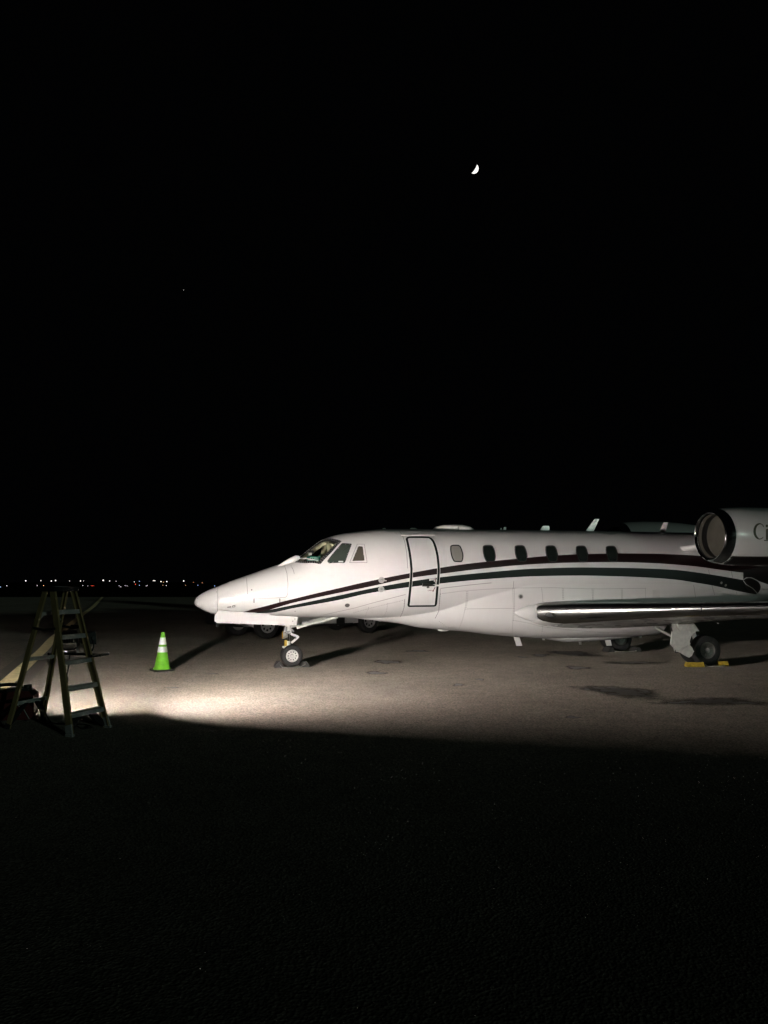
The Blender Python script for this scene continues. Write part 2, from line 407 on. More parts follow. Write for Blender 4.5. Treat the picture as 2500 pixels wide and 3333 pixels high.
def inside(poly, x, y):
    c = False; j = len(poly) - 1
    for i in range(len(poly)):
        a, b = poly[i], poly[j]
        if (a[1] > y) != (b[1] > y) and x < (b[0] - a[0]) * (y - a[1]) / (b[1] - a[1]) + a[0]: c = not c
        j = i
    return c
def dens(poly, step, closed=True):                        # resample keeping corners
    out = []; n = len(poly)
    for i in range(n if closed else n - 1):
        a, b = V(poly[i]), V(poly[(i + 1) % n]); k = max(1, int((b - a).length / step))
        out += [a + (b - a) * j / k for j in range(k)]
    if not closed: out.append(V(poly[-1]))
    return out
def rounded(poly, r, n=4):
    out = []; N = len(poly)
    for i in range(N):
        a, b, c = V(poly[i - 1]), V(poly[i]), V(poly[(i + 1) % N])
        d1, d2 = (a - b), (c - b); q1, q2 = min(r, d1.length * .45), min(r, d2.length * .45)
        p, q = b + d1.normalized() * q1, b + d2.normalized() * q2
        for k in range(n + 1):
            t = k / n; out.append(p * (1 - t)**2 + b * 2 * t * (1 - t) + q * t * t)
    return out
def inset2(poly, dx, dy=None):                            # inset in picture-plane measure
    dy = dx if dy is None else dy; n = len(poly); P = [V(p) for p in poly]
    area = sum(P[i].x * P[(i + 1) % n].y - P[(i + 1) % n].x * P[i].y for i in range(n)); sg = 1 if area > 0 else -1
    out = []
    for i in range(n):
        d = (P[(i + 1) % n] - P[i - 1]).normalized(); nn = V((-d.y, d.x)) * sg
        out.append(V((P[i].x + nn.x * dx, P[i].y + nn.y * dy)))
    return out

def decal_fill(name, poly, off, m, parent, tree=None, rings=5):   # filled patch following the skin
    n = len(poly); c = sum((V(p) for p in poly), V((0, 0))) / n; v = []; f = []
    for k in range(rings):
        t = 1 - k / rings
        for p in poly:
            q = c + (V(p) - c) * t; l, nn = hit(q.x, q.y, tree); v.append(l + nn * off)
    l, nn = hit(c.x, c.y, tree); v.append(l + nn * off)
    for k in range(rings - 1):
        for i in range(n): a, b = k * n + i, k * n + (i + 1) % n; f.append((a, b, b + n, a + n))
    for i in range(n): f.append(((rings - 1) * n + i, (rings - 1) * n + (i + 1) % n, rings * n))
    o = obj(name, v, f, m, parent, 'all'); fix_out(o); return o
def decal_ring(name, outer, inner, off, m, parent, tree=None, mid=0):
    n = len(outer); v = []; f = []; rows = 3
    for k in range(rows):
        t = k / (rows - 1)
        for a, b in zip(outer, inner):
            q = V(a) * (1 - t) + V(b) * t; l, nn = hit(q.x, q.y, tree); v.append(l + nn * (off + (mid if k == 1 else 0)))
    for k in range(rows - 1):
        for i in range(n): a, b = k * n + i, k * n + (i + 1) % n; f.append((a, b, b + n, a + n))
    o = obj(name, v, f, m, parent, 'all'); fix_out(o); return o
def decal_band(name, up, lo, off, m, parent, tree=None, x0=None, x1=None, n=90, rows=8):
    x0 = up[0][0] if x0 is None else x0; x1 = up[-1][0] if x1 is None else x1
    fu = pchip([p[0] for p in up], [p[1] for p in up]); fl = pchip([p[0] for p in lo], [p[1] for p in lo]); v = []; f = []
    for i in range(n + 1):
        x = x0 + (x1 - x0) * i / n; a, b = fu(x), fl(x)
        for k in range(rows + 1):
            l, nn = hit(x, a + (b - a) * k / rows, tree); v.append(l + nn * off)
    for i in range(n):
        for k in range(rows): a = i * (rows + 1) + k; f.append((a, a + 1, a + rows + 2, a + rows + 1))
    o = obj(name, v, f, m, parent, 'all'); fix_out(o); return o
def fix_out(o):                                           # make patch normals face the viewer's side (outwards)
    me = o.data; s = sum((EYEL - p.center).dot(p.normal) for p in me.polygons)
    if s < 0: me.flip_normals()
def ribbon(mb, pts, width, off=.0015, tree=None, step=6):
    P = dens(pts, step, closed=False); L3 = [hit(p.x, p.y, tree) for p in P]; v = []; f = []
    for i, (l, n) in enumerate(L3):
        d = (L3[min(i + 1, len(L3) - 1)][0] - L3[max(i - 1, 0)][0])
        sdir = d.cross(n)
        if sdir.length < 1e-9: sdir = V((0, 0, 1))
        sdir.normalize(); v += [l + n * off + sdir * width / 2, l + n * off - sdir * width / 2]
    f = [(2 * i, 2 * i + 1, 2 * i + 3, 2 * i + 2) for i in range(len(L3) - 1)]
    mb.add(v, f)
def text_on(name, s, x, y, hpx, m, parent, tree=None, ang=0, off=.004, xs=1.0):
    v2, f = text_mesh(s); bm = bmesh.new(); vs = [bm.verts.new((a, b, 0)) for a, b in v2]
    for q in f:
        try: bm.faces.new([vs[i] for i in q])
        except ValueError: pass
    bmesh.ops.triangulate(bm, faces=bm.faces)
    k = hpx / .69
    if hpx > 20:
        for _ in range(3): bmesh.ops.subdivide_edges(bm, edges=[e for e in bm.edges if e.calc_length() * k > 10], cuts=1)
    for q in bm.verts:
        a, b = q.co.x * k * xs, q.co.y * k
        l, n = hit(x + a * cos(ang) + b * sin(ang), y - b * cos(ang) + a * sin(ang), tree); q.co = l + n * off
    me = bpy.data.meshes.new(name); bm.to_mesh(me); bm.free(); me.materials.append(m)
    o = bpy.data.objects.new(name, me); C.objects.link(o); o.parent = parent; return o

# --- cockpit glazing outlines (pixel outlines measured on the skin)
wind_out = [(960, 1831), (1000, 1833.5), (1042.7, 1837), (1078, 1799), (1112, 1762)]
wind_in = [(970, 1824), (1003, 1825.5), (1036, 1828), (1066, 1796), (1095, 1767.5)]
side_out = rounded([(1064.5, 1826), (1070, 1834), (1122.5, 1832.5), (1146, 1770), (1113, 1767.8)], 4)
side_in = inset2(side_out, 2.4)
quart_out = rounded([(1141, 1829), (1191, 1829), (1183, 1774), (1165, 1773)], 3)
quart_in = rounded([(1147, 1826), (1186.5, 1824.5), (1180.5, 1778), (1167, 1777)], 3)
def to_sp(poly): return [sp(*p) for p in poly]
W_OUT = [sp(*p) for p in wind_out] + [(2.545, .07), (2.40, .06), (2.20, .06), (2.05, .06)]
W_IN = [sp(*p) for p in wind_in] + [(2.49, .115), (2.38, .11), (2.20, .11), (2.10, .115)]
SO, SI, QO, QI = map(to_sp, (side_out, side_in, quart_out, quart_in))
def shrink(a, b, t): return [(p[0] + (q[0] - p[0]) * t, p[1] + (q[1] - p[1]) * t) for p, q in zip(a, b)]
holes = [shrink(W_OUT, W_IN, .55), shrink(SO, SI, .6), shrink(QO, QI, .8)]
def cut(v, f, stations, extra=0):
    keep = []
    for q in f:
        i = q[0] // NT
        s = (stations[i] + stations[min(i + 1, len(stations) - 1)]) / 2
        if 1.9 < s < 4.0:
            ph = PH[q[0] % NT] + pi / NT; a = abs(ph)
            if any(inside(h, s, a) for h in holes): continue
        keep.append(q)
    return keep
v, f = grid(st_main); fus = obj('fuselage', v, cut(v, f, st_main), white, jet, 'all'); fix_out(fus)
v, f = grid(st_rad); rad = obj('radome', v, f, white, jet, 'all'); fix_out(rad)
st_in = frange(1.95, 4.35, 110)
v, f = grid(st_in, -.05); lin = obj('cockpit_lining', v, cut(v, f, st_in), cream, jet, 'all')
bf = obj('belly_fairing', fav, faf, white, jet, True); fix_out(bf)

def sp_ring(name, a, b, off0, off1, m, parent, side=1, step=.05, closed=True):
    n = len(a); A_ = []; B_ = []
    for i in range(n):
        j = (i + 1) % n; k = max(1, int((S(*a[j]) - S(*a[i])).length / step))
        for t in range(k):
            q = t / k; A_.append((a[i][0] + (a[j][0] - a[i][0]) * q, a[i][1] + (a[j][1] - a[i][1]) * q)); B_.append((b[i][0] + (b[j][0] - b[i][0]) * q, b[i][1] + (b[j][1] - b[i][1]) * q))
    v = []; f = []; N = len(A_)
    for t, off in ((0, off0 * .3), (.12, off0), (.5, off0), (.9, off1), (1, off1 - .03)):
        for p, q in zip(A_, B_): v.append(S(p[0] + (q[0] - p[0]) * t, side * (p[1] + (q[1] - p[1]) * t), off))
    for r in range(4):
        for i in range(N): x, y = r * N + i, r * N + (i + 1) % N; f.append((x, y, y + N, x + N))
    o = obj(name, v, f, m, parent, True); fix_out(o)
    return o, list(zip(A_, B_))
def sp_fill(name, a, off, m, parent, side=1, rings=6):
    n0 = len(a); A_ = []
    for i in range(n0):
        j = (i + 1) % n0; k = max(1, int((S(*a[j]) - S(*a[i])).length / .06))
        for t in range(k): A_.append((a[i][0] + (a[j][0] - a[i][0]) * t / k, a[i][1] + (a[j][1] - a[i][1]) * t / k))
    n = len(A_); c = (sum(p[0] for p in A_) / n, sum(p[1] for p in A_) / n); v = []; f = []
    for k in range(rings):
        t = 1 - k / rings
        for p in A_: v.append(S(c[0] + (p[0] - c[0]) * t, side * (c[1] + (p[1] - c[1]) * t), off))
    v.append(S(c[0], side * c[1], off))
    for k in range(rings - 1):
        for i in range(n): x, y = k * n + i, k * n + (i + 1) % n; f.append((x, y, y + n, x + n))
    for i in range(n): f.append(((rings - 1) * n + i, (rings - 1) * n + (i + 1) % n, rings * n))
    o = obj(name, v, f, m, parent, 'all'); fix_out(o); return o
shade_g = mat('shaded_glass', (.045, .055, .047), .10, coat=.5); shade_b = mat('shaded_glass_brown', (.075, .066, .052), .10, coat=.5)
for side in (1, -1):
    fr, pairs = sp_ring('windshield_frame', W_OUT, W_IN, .008, .006, black, jet, side)
    sp_fill('pane', W_IN, -.006, clear, fr, side)
    if side == 1:
        for i, (p, q) in enumerate(pairs):
            for t in (.28, .68):
                c = S(p[0] + (q[0] - p[0]) * t, p[1] + (q[1] - p[1]) * t, .008); n = normal(*p)
                MB().lathe([(0, .0065), (.004, .0065), (.006, .003), (.006, 0)], c, n, 6).build('bolt', steel, fr, False)
    fr, _ = sp_ring('side_window', SO, SI, .006, .004, black, jet, side); sp_fill('pane', SI, -.008, shade_g, fr, side)
    fr, _ = sp_ring('rear_side_window', QO, QI, .006, .004, white, jet, side); sp_fill('pane', QI, -.008, shade_b, fr, side)
# cockpit inside
ck = empty('cockpit'); ck.parent = jet
MB().prism([(2.0, -.62, 1.78), (2.62, -.62, 2.0), (2.66, -.62, 1.95), (2.66, -.62, 1.5), (2.0, -.62, 1.5)], (0, 1.24, 0)).build('glareshield', matte, ck, False)
MB().box((3.4, 0, 1.42), (2.0, 1.3, .05)).build('cockpit_floor', matte, ck, False)
MB().prism([S(4.25, 2 * pi * k / 40, -.07) for k in range(40)], (.02, 0, 0)).build('bulkhead', cream, ck, False)
for y in (-.36, .36):
    MB().box((3.42, y, 2.02), (.13, .42, .62), Matrix.Rotation(R(10), 3, 'Y')).box((3.46, y, 2.42), (.10, .26, .18)).box((3.2, y, 1.7), (.5, .44, .14)).build('pilot_seat', seatm, ck, bevel=.03)
    MB().tube([(2.68, y, 1.8), (2.85, y, 1.92)], .025).tube([(2.85, y - .15, 2.03), (2.85, y - .16, 1.93), (2.85, y, 1.9), (2.85, y + .16, 1.93), (2.85, y + .15, 2.03)], .018).build('control_yoke', black, ck)
    MB().tube([(2.5, y - .2, 2.44), (2.56, y - .2, 2.47), (2.60, y, 2.47), (2.56, y + .2, 2.47)], .012).build('grab_handle', cream, ck)
MB().tube([S(2.03, 0, -.07), S(2.3, 0, -.07), S(2.6, 0, -.07)], .045).build('centre_post', cream, ck)
MB().tube([S(2.62, -1.0 + .1 * k, -.10) for k in range(21)], .055, 8).build('headliner_edge', cream, ck)
MB().tube([S(p[0], -p[1], -.075) for p in W_IN + W_IN[:1]], .035, 8).build('inner_frame', cream, ck)
for y in (-.38, .38): MB().prism([V((2.66, y - .17, 2.47)), V((2.66, y + .17, 2.47)), V((2.78, y + .17, 2.36)), V((2.78, y - .17, 2.36))], (.01, 0, .015)).build('sun_visor', cream, ck, False)
cq = PL(1013, 1797, -.08); MB().box(cq, (.11, .09, .07)).build('compass', black, ck, bevel=.01)
MB().box(PL(1009, 1803, -.13), (.07, .02, .05)).build('card_holder', signwhite, ck)
pq = PL(1021, 1818.5, -.40); pb = MB().box(pq, (.27, .012, .09)).build('tow_placard', signgreen, ck, False)
tv, tf = text_mesh('TOW')
MB().add([pq + V((-.08 + a * .075, -.008, -.01 + b * .06)) for a, b in tv], tf).build('lettering', signwhite, pb, False)
MB().box(pq + V((0, -.008, -.026)), (.22, .003, .01)).build('print_line', signwhite, pb, False)
# windshield base nozzle fairing and wiper rod
a = S(1.70, .32); b = S(2.10, .50)
MB().tube([S(1.62, .36, .0), S(1.75, .37, .02), S(1.9, .40, .045), S(2.02, .42, .06), S(2.08, .43, .05)], [.012, .04, .06, .06, .03], 12).build('rain_removal_nozzle', white, jet)
MB().tube([hit(971, 1820, bvh_fus)[0] + V((0, -.02, .02)), hit(1000, 1822, bvh_fus)[0] + V((0, -.02, .02)), hit(1035, 1826.5, bvh_fus)[0] + V((0, -.015, .015))], .008, 6).build('bleed_air_pipe', gearwhite, jet)

# --- paint bands
MU = [(793, 1991), (961.7, 1947.6), (1106, 1913.5), (1200, 1892), (1331.5, 1866), (1432.7, 1848), (1534, 1833.7), (1678.7, 1819), (1831, 1806.6), (1925, 1803), (2012, 1801.5), (2110, 1802), (2200, 1804.8), (2275, 1809), (2340, 1816), (2420, 1830), (2480, 1840), (2570, 1856)]
ML = [(793, 1993), (820.6, 1993), (961.7, 1960), (1106, 1929), (1200, 1910), (1331.5, 1882), (1432.7, 1868), (1600, 1848), (1744.7, 1836), (1889, 1831), (2012, 1830), (2110, 1832.5), (2200, 1838), (2267, 1844), (2340, 1854), (2420, 1864), (2480, 1868), (2570, 1880)]
GU = [(829, 1994), (961.7, 1967.5), (1106, 1937.5), (1200, 1917), (1331.5, 1893), (1432.7, 1879), (1570, 1864.4), (1744.7, 1850.7), (1889, 1847), (2012, 1848), (2110, 1850.5), (2200, 1855), (2267, 1863), (2321, 1871), (2419, 1888), (2462, 1897)]
GL = [(829, 1995.5), (867.6, 1995), (961.7, 1978), (1106, 1952), (1200, 1931), (1331.5, 1911), (1432.7, 1899.5), (1570, 1886), (1744.7, 1875.7), (1889, 1873.5), (2012, 1876), (2110, 1880), (2200, 1887), (2267, 1897), (2321, 1906), (2402, 1924), (2462, 1935)]
mst = decal_band('maroon_stripe', MU, ML, .003, maroon, jet, n=150); mst['label'] = 'maroon stripe sweeping along the fuselage'
gst = decal_band('green_stripe', GU, GL, .003, green, jet, n=150); gst['label'] = 'dark green stripe below the maroon one'

# --- entry door
def dz(l): return [(1300 + a / 8.193, 1730 + b / 8.193) for a, b in l]
DO = dz([(165, 210), (195, 340), (240, 560), (270, 780), (290, 1000), (285, 1200), (270, 1400), (245, 1650), (225, 1850), (212, 1950), (225, 1990), (260, 2005), (430, 2002), (600, 2000), (780, 1999), (930, 1996), (975, 1980), (1002, 1930), (1020, 1750), (1035, 1570), (1052, 1400), (1070, 1200), (1077, 1050), (1072, 900), (1045, 650), (1000, 450), (960, 330), (920, 250), (860, 185), (790, 147), (600, 140), (430, 140), (270, 140), (205, 160), (175, 185)])
DI = inset2(DO, 7.4, 5.2)
door = decal_fill('entry_door', inset2(DO, 2, 2), .0045, white, jet, rings=14)
# stripes run across the door as well
dpoly = inset2(DI, 1.2)
def door_x(y, k):
    xs = [a.x + (b.x - a.x) * (y - a.y) / (b.y - a.y) for a, b in zip(dpoly, dpoly[1:] + dpoly[:1]) if (a.y > y) != (b.y > y)]
    return (min(xs), max(xs))[k] if xs else None
for nm, U, L_, m in (('maroon_stripe', MU, ML, maroon), ('green_stripe', GU, GL, green)):
    fu = pchip([p[0] for p in U], [p[1] for p in U]); fl = pchip([p[0] for p in L_], [p[1] for p in L_]); v = []; f = []; n = 24; rows = 5
    for r in range(rows + 1):
        for i in range(n + 1):
            t = i / n; y0 = fu(1335) * (1 - r / rows) + fl(1335) * r / rows; xa = door_x(y0, 0); y1 = fu(1428) * (1 - r / rows) + fl(1428) * r / rows; xb = door_x(y1, 1)
            x = xa + (xb - xa) * t; y = fu(x) * (1 - r / rows) + fl(x) * r / rows; l, nn = hit(x, y); v.append(l + nn * .0065)
    for r in range(rows):
        for i in range(n): a = r * (n + 1) + i; f.append((a, a + 1, a + n + 2, a + n + 1))
    fix_out(obj(nm, v, f, m, door, 'all'))
decal_ring('door_piping', inset2(DO, -1.3), inset2(DI, 1.3), .0080, white, door)
decal_ring('door_band', DO, DI, .0100, green, door)
l, n = hit(1372 + 3, 1904)
hb = [hit(*p) for p in ((1374, 1903), (1390, 1903.5), (1408, 1904.5), (1416, 1905))]
MB().tube([p + q * .022 for p, q in hb], [.034, .03, .016, .012], 8).build('door_handle', black, door)
hb = [hit(*p) for p in ((1414, 1904.5), (1428, 1905))]
MB().tube([p + q * .02 for p, q in hb], .016, 8).build('handle_hub', gearwhite, door)
decal_fill('handle_lock', [(1388, 1909), (1397, 1908), (1398, 1913), (1389, 1914)], .012, dark_line, door, rings=2)
lk = decal_fill('lock_plate', [(1396.5, 1884), (1413, 1882), (1413, 1888), (1397, 1890)], .012, white, door, rings=2)
text_on('lettering', 'LOCK', 1398, 1888.6, 4.0, decalred, lk, ang=-R(6), off=.0135)
text_on('lettering', 'OPEN', 1392, 1924, 4.0, decalred, door, ang=-R(4), off=.0085)
def arrow(pts, wd, m, off, nm='arrow'):
    (x0, y0), (x1, y1) = pts; d = V((x1 - x0, y1 - y0)).normalized(); nn = V((-d.y, d.x)); e = V((x1, y1)); s0 = V((x0, y0)); h = e - d * wd * 2.4
    pl = [s0 + nn * wd / 2, h + nn * wd / 2, h + nn * wd * 1.3, e, h - nn * wd * 1.3, h - nn * wd / 2, s0 - nn * wd / 2]
    v = [hit(p.x, p.y) for p in pl]; v = [a + b * off for a, b in v]
    fix_out(obj(nm, v, [(0, 1, 5, 6), (2, 3, 4), (1, 2, 4, 5)], m, door))
arrow([(1419, 1899), (1414.5, 1880.5)], 4.6, white, .0125); arrow([(1419, 1898), (1415, 1883)], 2.2, decalred, .0135)
arrow([(1416, 1911), (1407.5, 1926)], 2.2, decalred, .0125)
gt = MB(); g0 = [hit(x, 1743.5) for x in range(1306, 1420, 6)]
gt.tube([p + n * .012 for p, n in g0], .012, 6).build('rain_gutter', gearwhite, jet)

# --- cabin windows
win = [(-20, -24), (-12, -26.5), (4, -26.5), (10, -24), (15, -14), (19, 0), (20, 10), (18.5, 20), (16, 26), (11, 27), (-7, 26.5), (-11, 23), (-16, 12), (-19, 0), (-20.5, -12)]
panes = [mat('shade_pane', (.26, .25, .225), .12, coat=.6)] + [mat('dark_pane', (.012, .016, .014), .07, coat=.6, spec=.6)]
for i, wx in enumerate((1487, 1592.6, 1696, 1796, 1895, 1992)):
    k = 1 - .012 * i
    P = dens([(wx + a * k, 1801.5 + b * k + .3 * i) for a, b in rounded(win, 3, 3)], 2.5)
    fr = decal_ring('cabin_window', inset2(P, -1.6), inset2(P, 2.2), .006, black, jet, bvh_fus, mid=.006)
    if i == 0: fr['label'] = 'cabin window with its pale shade drawn'
    decal_fill('pane', inset2(P, 1.2), .0045, panes[0 if i == 0 else 1], fr, bvh_fus)

# --- panel joints and rivets
pj = MB()
for pts in ([(708.5, 1909), (709, 1940), (709, 1975), (707, 1999)],
            [(802, 1875), (804, 1900), (806, 1935), (812, 1946), (830, 1948), (900, 1946), (930, 1944), (936, 1936), (937.5, 1900), (934, 1865), (925, 1838)],
            [(947, 1841), (955, 1856), (958, 1868)],
            [(1298, 1727), (1310, 1742), (1318, 1765), (1324, 1800), (1327, 1850)],
            [(1318, 1950), (1316, 1975), (1310, 1995), (1303, 2008)],
            [(1433, 1915), (1432, 1940), (1430, 1965), (1428, 1990), (1416, 2013)],
            [(1672, 1892), (1671, 1915)], [(1138, 1831.5), (1195, 1831)], [(1138, 1831.5), (1163, 1771), (1186, 1771.5), (1195, 1831)],
            [(2258, 1905), (2262, 1930), (2264, 1945)], [(2306, 1855), (2316, 1900), (2326, 1937)], [(2380, 1858), (2385, 1880)], [(2397, 1925), (2399, 1935)],
            [(1685, 1996), (1700, 1984), (1730, 1970), (1775, 1962)], [(1685, 1996), (1700, 2010), (1735, 2025), (1766, 2031)]):
    pj = MB(); ribbon(pj, pts, .007); pj.build('panel_joint', dark_line, jet, False, fix=False)
for q in ([(1040, 2004), (1090, 1993), (1150, 1980), (1230, 1958), (1320, 1935)], [(1435, 1915), (1520, 1905), (1600, 1897)]):
    cr = MB(); ribbon(cr, q, .011); cr.build('seam', line_m, jet, False, fix=False)
rv = MB()
def rivets(pts, step=5.2):
    for p in dens(pts, step, closed=False):
        l, n = hit(p.x, p.y); x = n.cross(V((0, 0, 1))).normalized(); y = n.cross(x); c = l + n * .0018
        rv.add([c + x * .0078 * cos(a) + y * .0078 * sin(a) for a in (0, 1.047, 2.094, 3.14, 4.19, 5.236)], [(0, 1, 2, 3, 4, 5)])
for pts in ([(1152, 1994), (1215, 1977), (1316, 1953)], [(1200, 1978), (1190, 2003)], [(1262, 1964), (1258, 1990), (1250, 2004)], [(1316, 1953), (1314, 1980), (1303, 2007)],
            [(1434, 1933), (1500, 1924), (1600, 1917), (1672, 1914), (1800, 1913), (1930, 1917), (2100, 1915)], [(1519, 1926), (1517, 1960), (1508, 2010), (1492, 2052)], [(1523, 1926), (1521, 1960), (1516, 1983)],
            [(1521, 1982), (1600, 1981), (1672, 1980)], [(1669, 1915), (1671, 1980), (1669, 2020), (1667, 2062)], [(1674, 1915), (1675, 1980), (1672, 2020)],
            [(1763, 1914), (1766, 1940), (1767, 1958)], [(1830, 1917), (1832, 1950)], [(1834, 1917), (1835, 1950)], [(1927, 1917), (1929, 1950)], [(1931, 1917), (1931, 1950)], [(2022, 1917), (2023, 1950)], [(2026, 1917), (2026, 1950)], [(2101, 1916), (2101, 1945)],
            [(1672, 2019), (1720, 2028), (1766, 2040), (1850, 2050), (1960, 2059), (2080, 2058)], [(1766, 2034), (1765, 2055), (1762, 2070)], [(1430, 2022), (1450, 2038), (1490, 2050)], [(1500, 2053), (1560, 2058), (1660, 2063)],
            [(1433, 1935), (1431, 1965), (1428, 1990), (1418, 2010)]):
    rivets(pts)
rv.build('rivet_rows', dark_line, jet, False, fix=False)['kind'] = 'stuff'
decal_fill('access_panel', [(2124, 1920), (2148, 1920), (2148, 1952), (2124, 1952)], .002, white2, jet, rings=3)
# ports, probes and small fittings
def disc(name, px, py, r, m, off=.003, asp_=1.0):
    l, n = hit(px, py); MB().lathe([(off, r), (off + .004, r * .96), (off + .006, r * .5), (off + .006, 0)], l, n, 20).build(name, m, jet); return l, n
disc('static_port', 1130.5, 1970, .05, dark_line); disc('static_port', 961, 1989, .018, steel)
for px, py in ((1242, 1888), (1241, 1918)):
    l, n = disc('probe_plate', px, py, .062, steel)
    MB().tube([l + n * .004, l + n * .06, l + n * .075 + V((.09, 0, -.004))], [.022, .016, .012], 8).build('air_data_probe', steel, jet)
l, n = disc('fuel_cap', 1695, 1942, .055, steel); MB().lathe([(.008, .035), (.012, .03), (.012, 0)], l, n, 16).build('cap_latch', dark_line, jet)
for px, py in ((819.5, 1920), (872.5, 1938)): disc('fastener', px, py, .014, dark_line)
for px, py in ((827, 1953), (911, 1953)):
    decal_fill('placard_arrow', [(px - 1.6, py + 9), (px + 1.6, py + 9), (px + 1.6, py - 3), (px, py - 7), (px - 1.6, py - 3)], .002, dark_line, jet, rings=2)
decal_fill('tow_placard_mark', [(740, 1975), (753, 1973), (753, 1977), (740, 1978)], .002, dark_line, jet, rings=2)
pp = decal_ring('placard_outline', rounded([(755, 1977), (757, 1970), (766, 1969), (766, 1976)], 1), rounded([(757.5, 1975), (759, 1972), (764, 1971), (764, 1974.5)], 1), .002, dark_line, jet)
decal_fill('window_placard', [(1102, 1826), (1117, 1826), (1117.5, 1831), (1102, 1831)], .003, signwhite, jet, bvh_fus, rings=2)
for px, py in ((705, 1927), (643, 1948), (640, 1972), (704, 1996)): disc('radome_screw', px, py, .008, dark_line)
for (x, y) in ((2348, 1897), (2362, 1905)): disc('red_placard', x, y, .03, line_m)

# --- antennas and fittings on the crown and belly (blades with thickness)
def blade(name, pts, thick, m=white, y=0):
    P = [PL(*p, y) for p in pts]; MB().prism([p + V((0, -thick / 2, 0)) for p in P], (0, thick, 0)).build(name, m, jet, bevel=min(.006, thick * .3))
sat = []
for a, wd, h in ((4.94, .02, .0), (5.03, .10, .07), (5.2, .17, .115), (5.45, .20, .13), (5.62, .20, .128), (5.78, .17, .10), (5.88, .08, .05), (5.93, .02, 0)):
    sat.append([V((a, wd * cos(t), 2.825 + max(h * sin(t) ** .7, 0))) for t in [pi * k / 12 for k in range(13)]])
n = 13; f = [(i * n + k, i * n + k + 1, (i + 1) * n + k + 1, (i + 1) * n + k) for i in range(7) for k in range(12)]
o = MB().add([p for r in sat for p in r], f).build('antenna_dome', white, jet)
blade('joint_line', [(1481, 1716.5), (1482.5, 1716.5), (1482.5, 1732), (1481, 1732)], .42, dark_line)
blade('crown_light', [(1335, 1723), (1338, 1719.5), (1350, 1719), (1357, 1723.5)], .08, gearwhite)
blade('crown_light', [(1243, 1723.5), (1247, 1720), (1253, 1720), (1256, 1723.5)], .05, gearwhite)
blade('short_blade_antenna', [(1627, 1728), (1630, 1719), (1632, 1719), (1633, 1728)], .02)
blade('short_blade_antenna', [(1637, 1728), (1641, 1716.5), (1646.5, 1716.5), (1646.5, 1728)], .03)
blade('trapezoid_antenna', [(1756, 1730), (1768, 1712.5), (1785, 1713), (1787, 1730)], .05)
blade('tall_blade_antenna', [(1905, 1732), (1936, 1690), (1949, 1690), (1930, 1732)], .03)
blade('tall_blade_antenna', [(2145, 1738), (2161, 1701), (2172.5, 1701), (2163, 1740)], .03)
blade('belly_blade_antenna', [(1673, 2070), (1689, 2071), (1698.5, 2101), (1681, 2101)], .03)
blade('belly_blade_antenna', [(1884, 2084), (1888, 2097), (1891, 2097), (1891, 2084)], .04)
blade('belly_blade_antenna', [(1966, 2068), (1976, 2101), (1990, 2101), (1982, 2068)], .03)
blade('drain_mast', [(2077, 2063), (2082, 2076), (2087, 2076), (2086, 2062)], .03)
blade('drain_mast', [(1764, 2074), (1768, 2083), (1772, 2083), (1770, 2074)], .03)
MB().add(*(lambda pts: (pts, [(i * 9 + k, i * 9 + k + 1, (i + 1) * 9 + k + 1, (i + 1) * 9 + k) for i in range(6) for k in range(8)]))([V((s_, wd * cos(pi * k / 8), .50 - h * sin(pi * k / 8))) for s_, wd, h in ((7.3, .02, .0), (7.6, .3, .06), (7.95, .36, .125), (8.5, .36, .12), (9.1, .33, .09), (9.7, .26, .04), (10.0, .05, .0)) for k in range(9)])).build('ventral_pod', white, jet)
MB().sphere(PL(1443, 2051, -.05), (.13, .07, .03), 16, 8).build('belly_light', white, jet)

# --- wings
wing_reflection_paint = mat('wing_reflection_paint', (.60, .575, .56), .30, coat=.3, noise=(2.6, .5, 6, .16))  # noise puts blotchy underside reflections into the paint's colour and roughness
LE0, ZE0 = 6.83, 1.09
def chord(t): return interp([(0, 4.95), (1.0, 4.8), (3.3, 3.75), (9.6, 1.2)], t)
AF = [(0, 0, 0), (.001, .16, -.17), (.004, .32, -.34), (.010, .48, -.50), (.02, .61, -.64), (.04, .74, -.77), (.07, .83, -.87), (.12, .91, -.94), (.2, .97, -1.0), (.3, 1.0, -1.0), (.42, .92, -.92), (.55, .74, -.74), (.7, .48, -.46), (.85, .2, -.22), (1, -.02, -.03)]
def wing_sec(t, sgn):
    c = chord(t); le = LE0 + .82 * (t - 1.05); zl = ZE0 + .055 * (t - 1.05)
    up = interp([(0, .27), (1.05, .26), (3, .15), (9.6, .05)], t); lo = interp([(0, .30), (1.05, .29), (3, .155), (9.6, .06)], t); drop = interp([(0, .24), (3.3, .13), (9.6, .02)], t)
    f = []
    for x, u, l in AF: f.append((x, u, l))
    top = [V((le + x * c, sgn * t, zl + u * up - drop * x)) for x, u, l in f]; bot = [V((le + x * c, sgn * t, zl + l * lo - drop * x)) for x, u, l in f]
    return top, bot
ts = [.7, 1.0, 1.3, 1.7, 2.2, 2.8, 3.3, 4, 5, 6.5, 8, 9.2, 9.6]
NC = 6                                                   # chord points that belong to the bare-metal leading edge
wings = {}
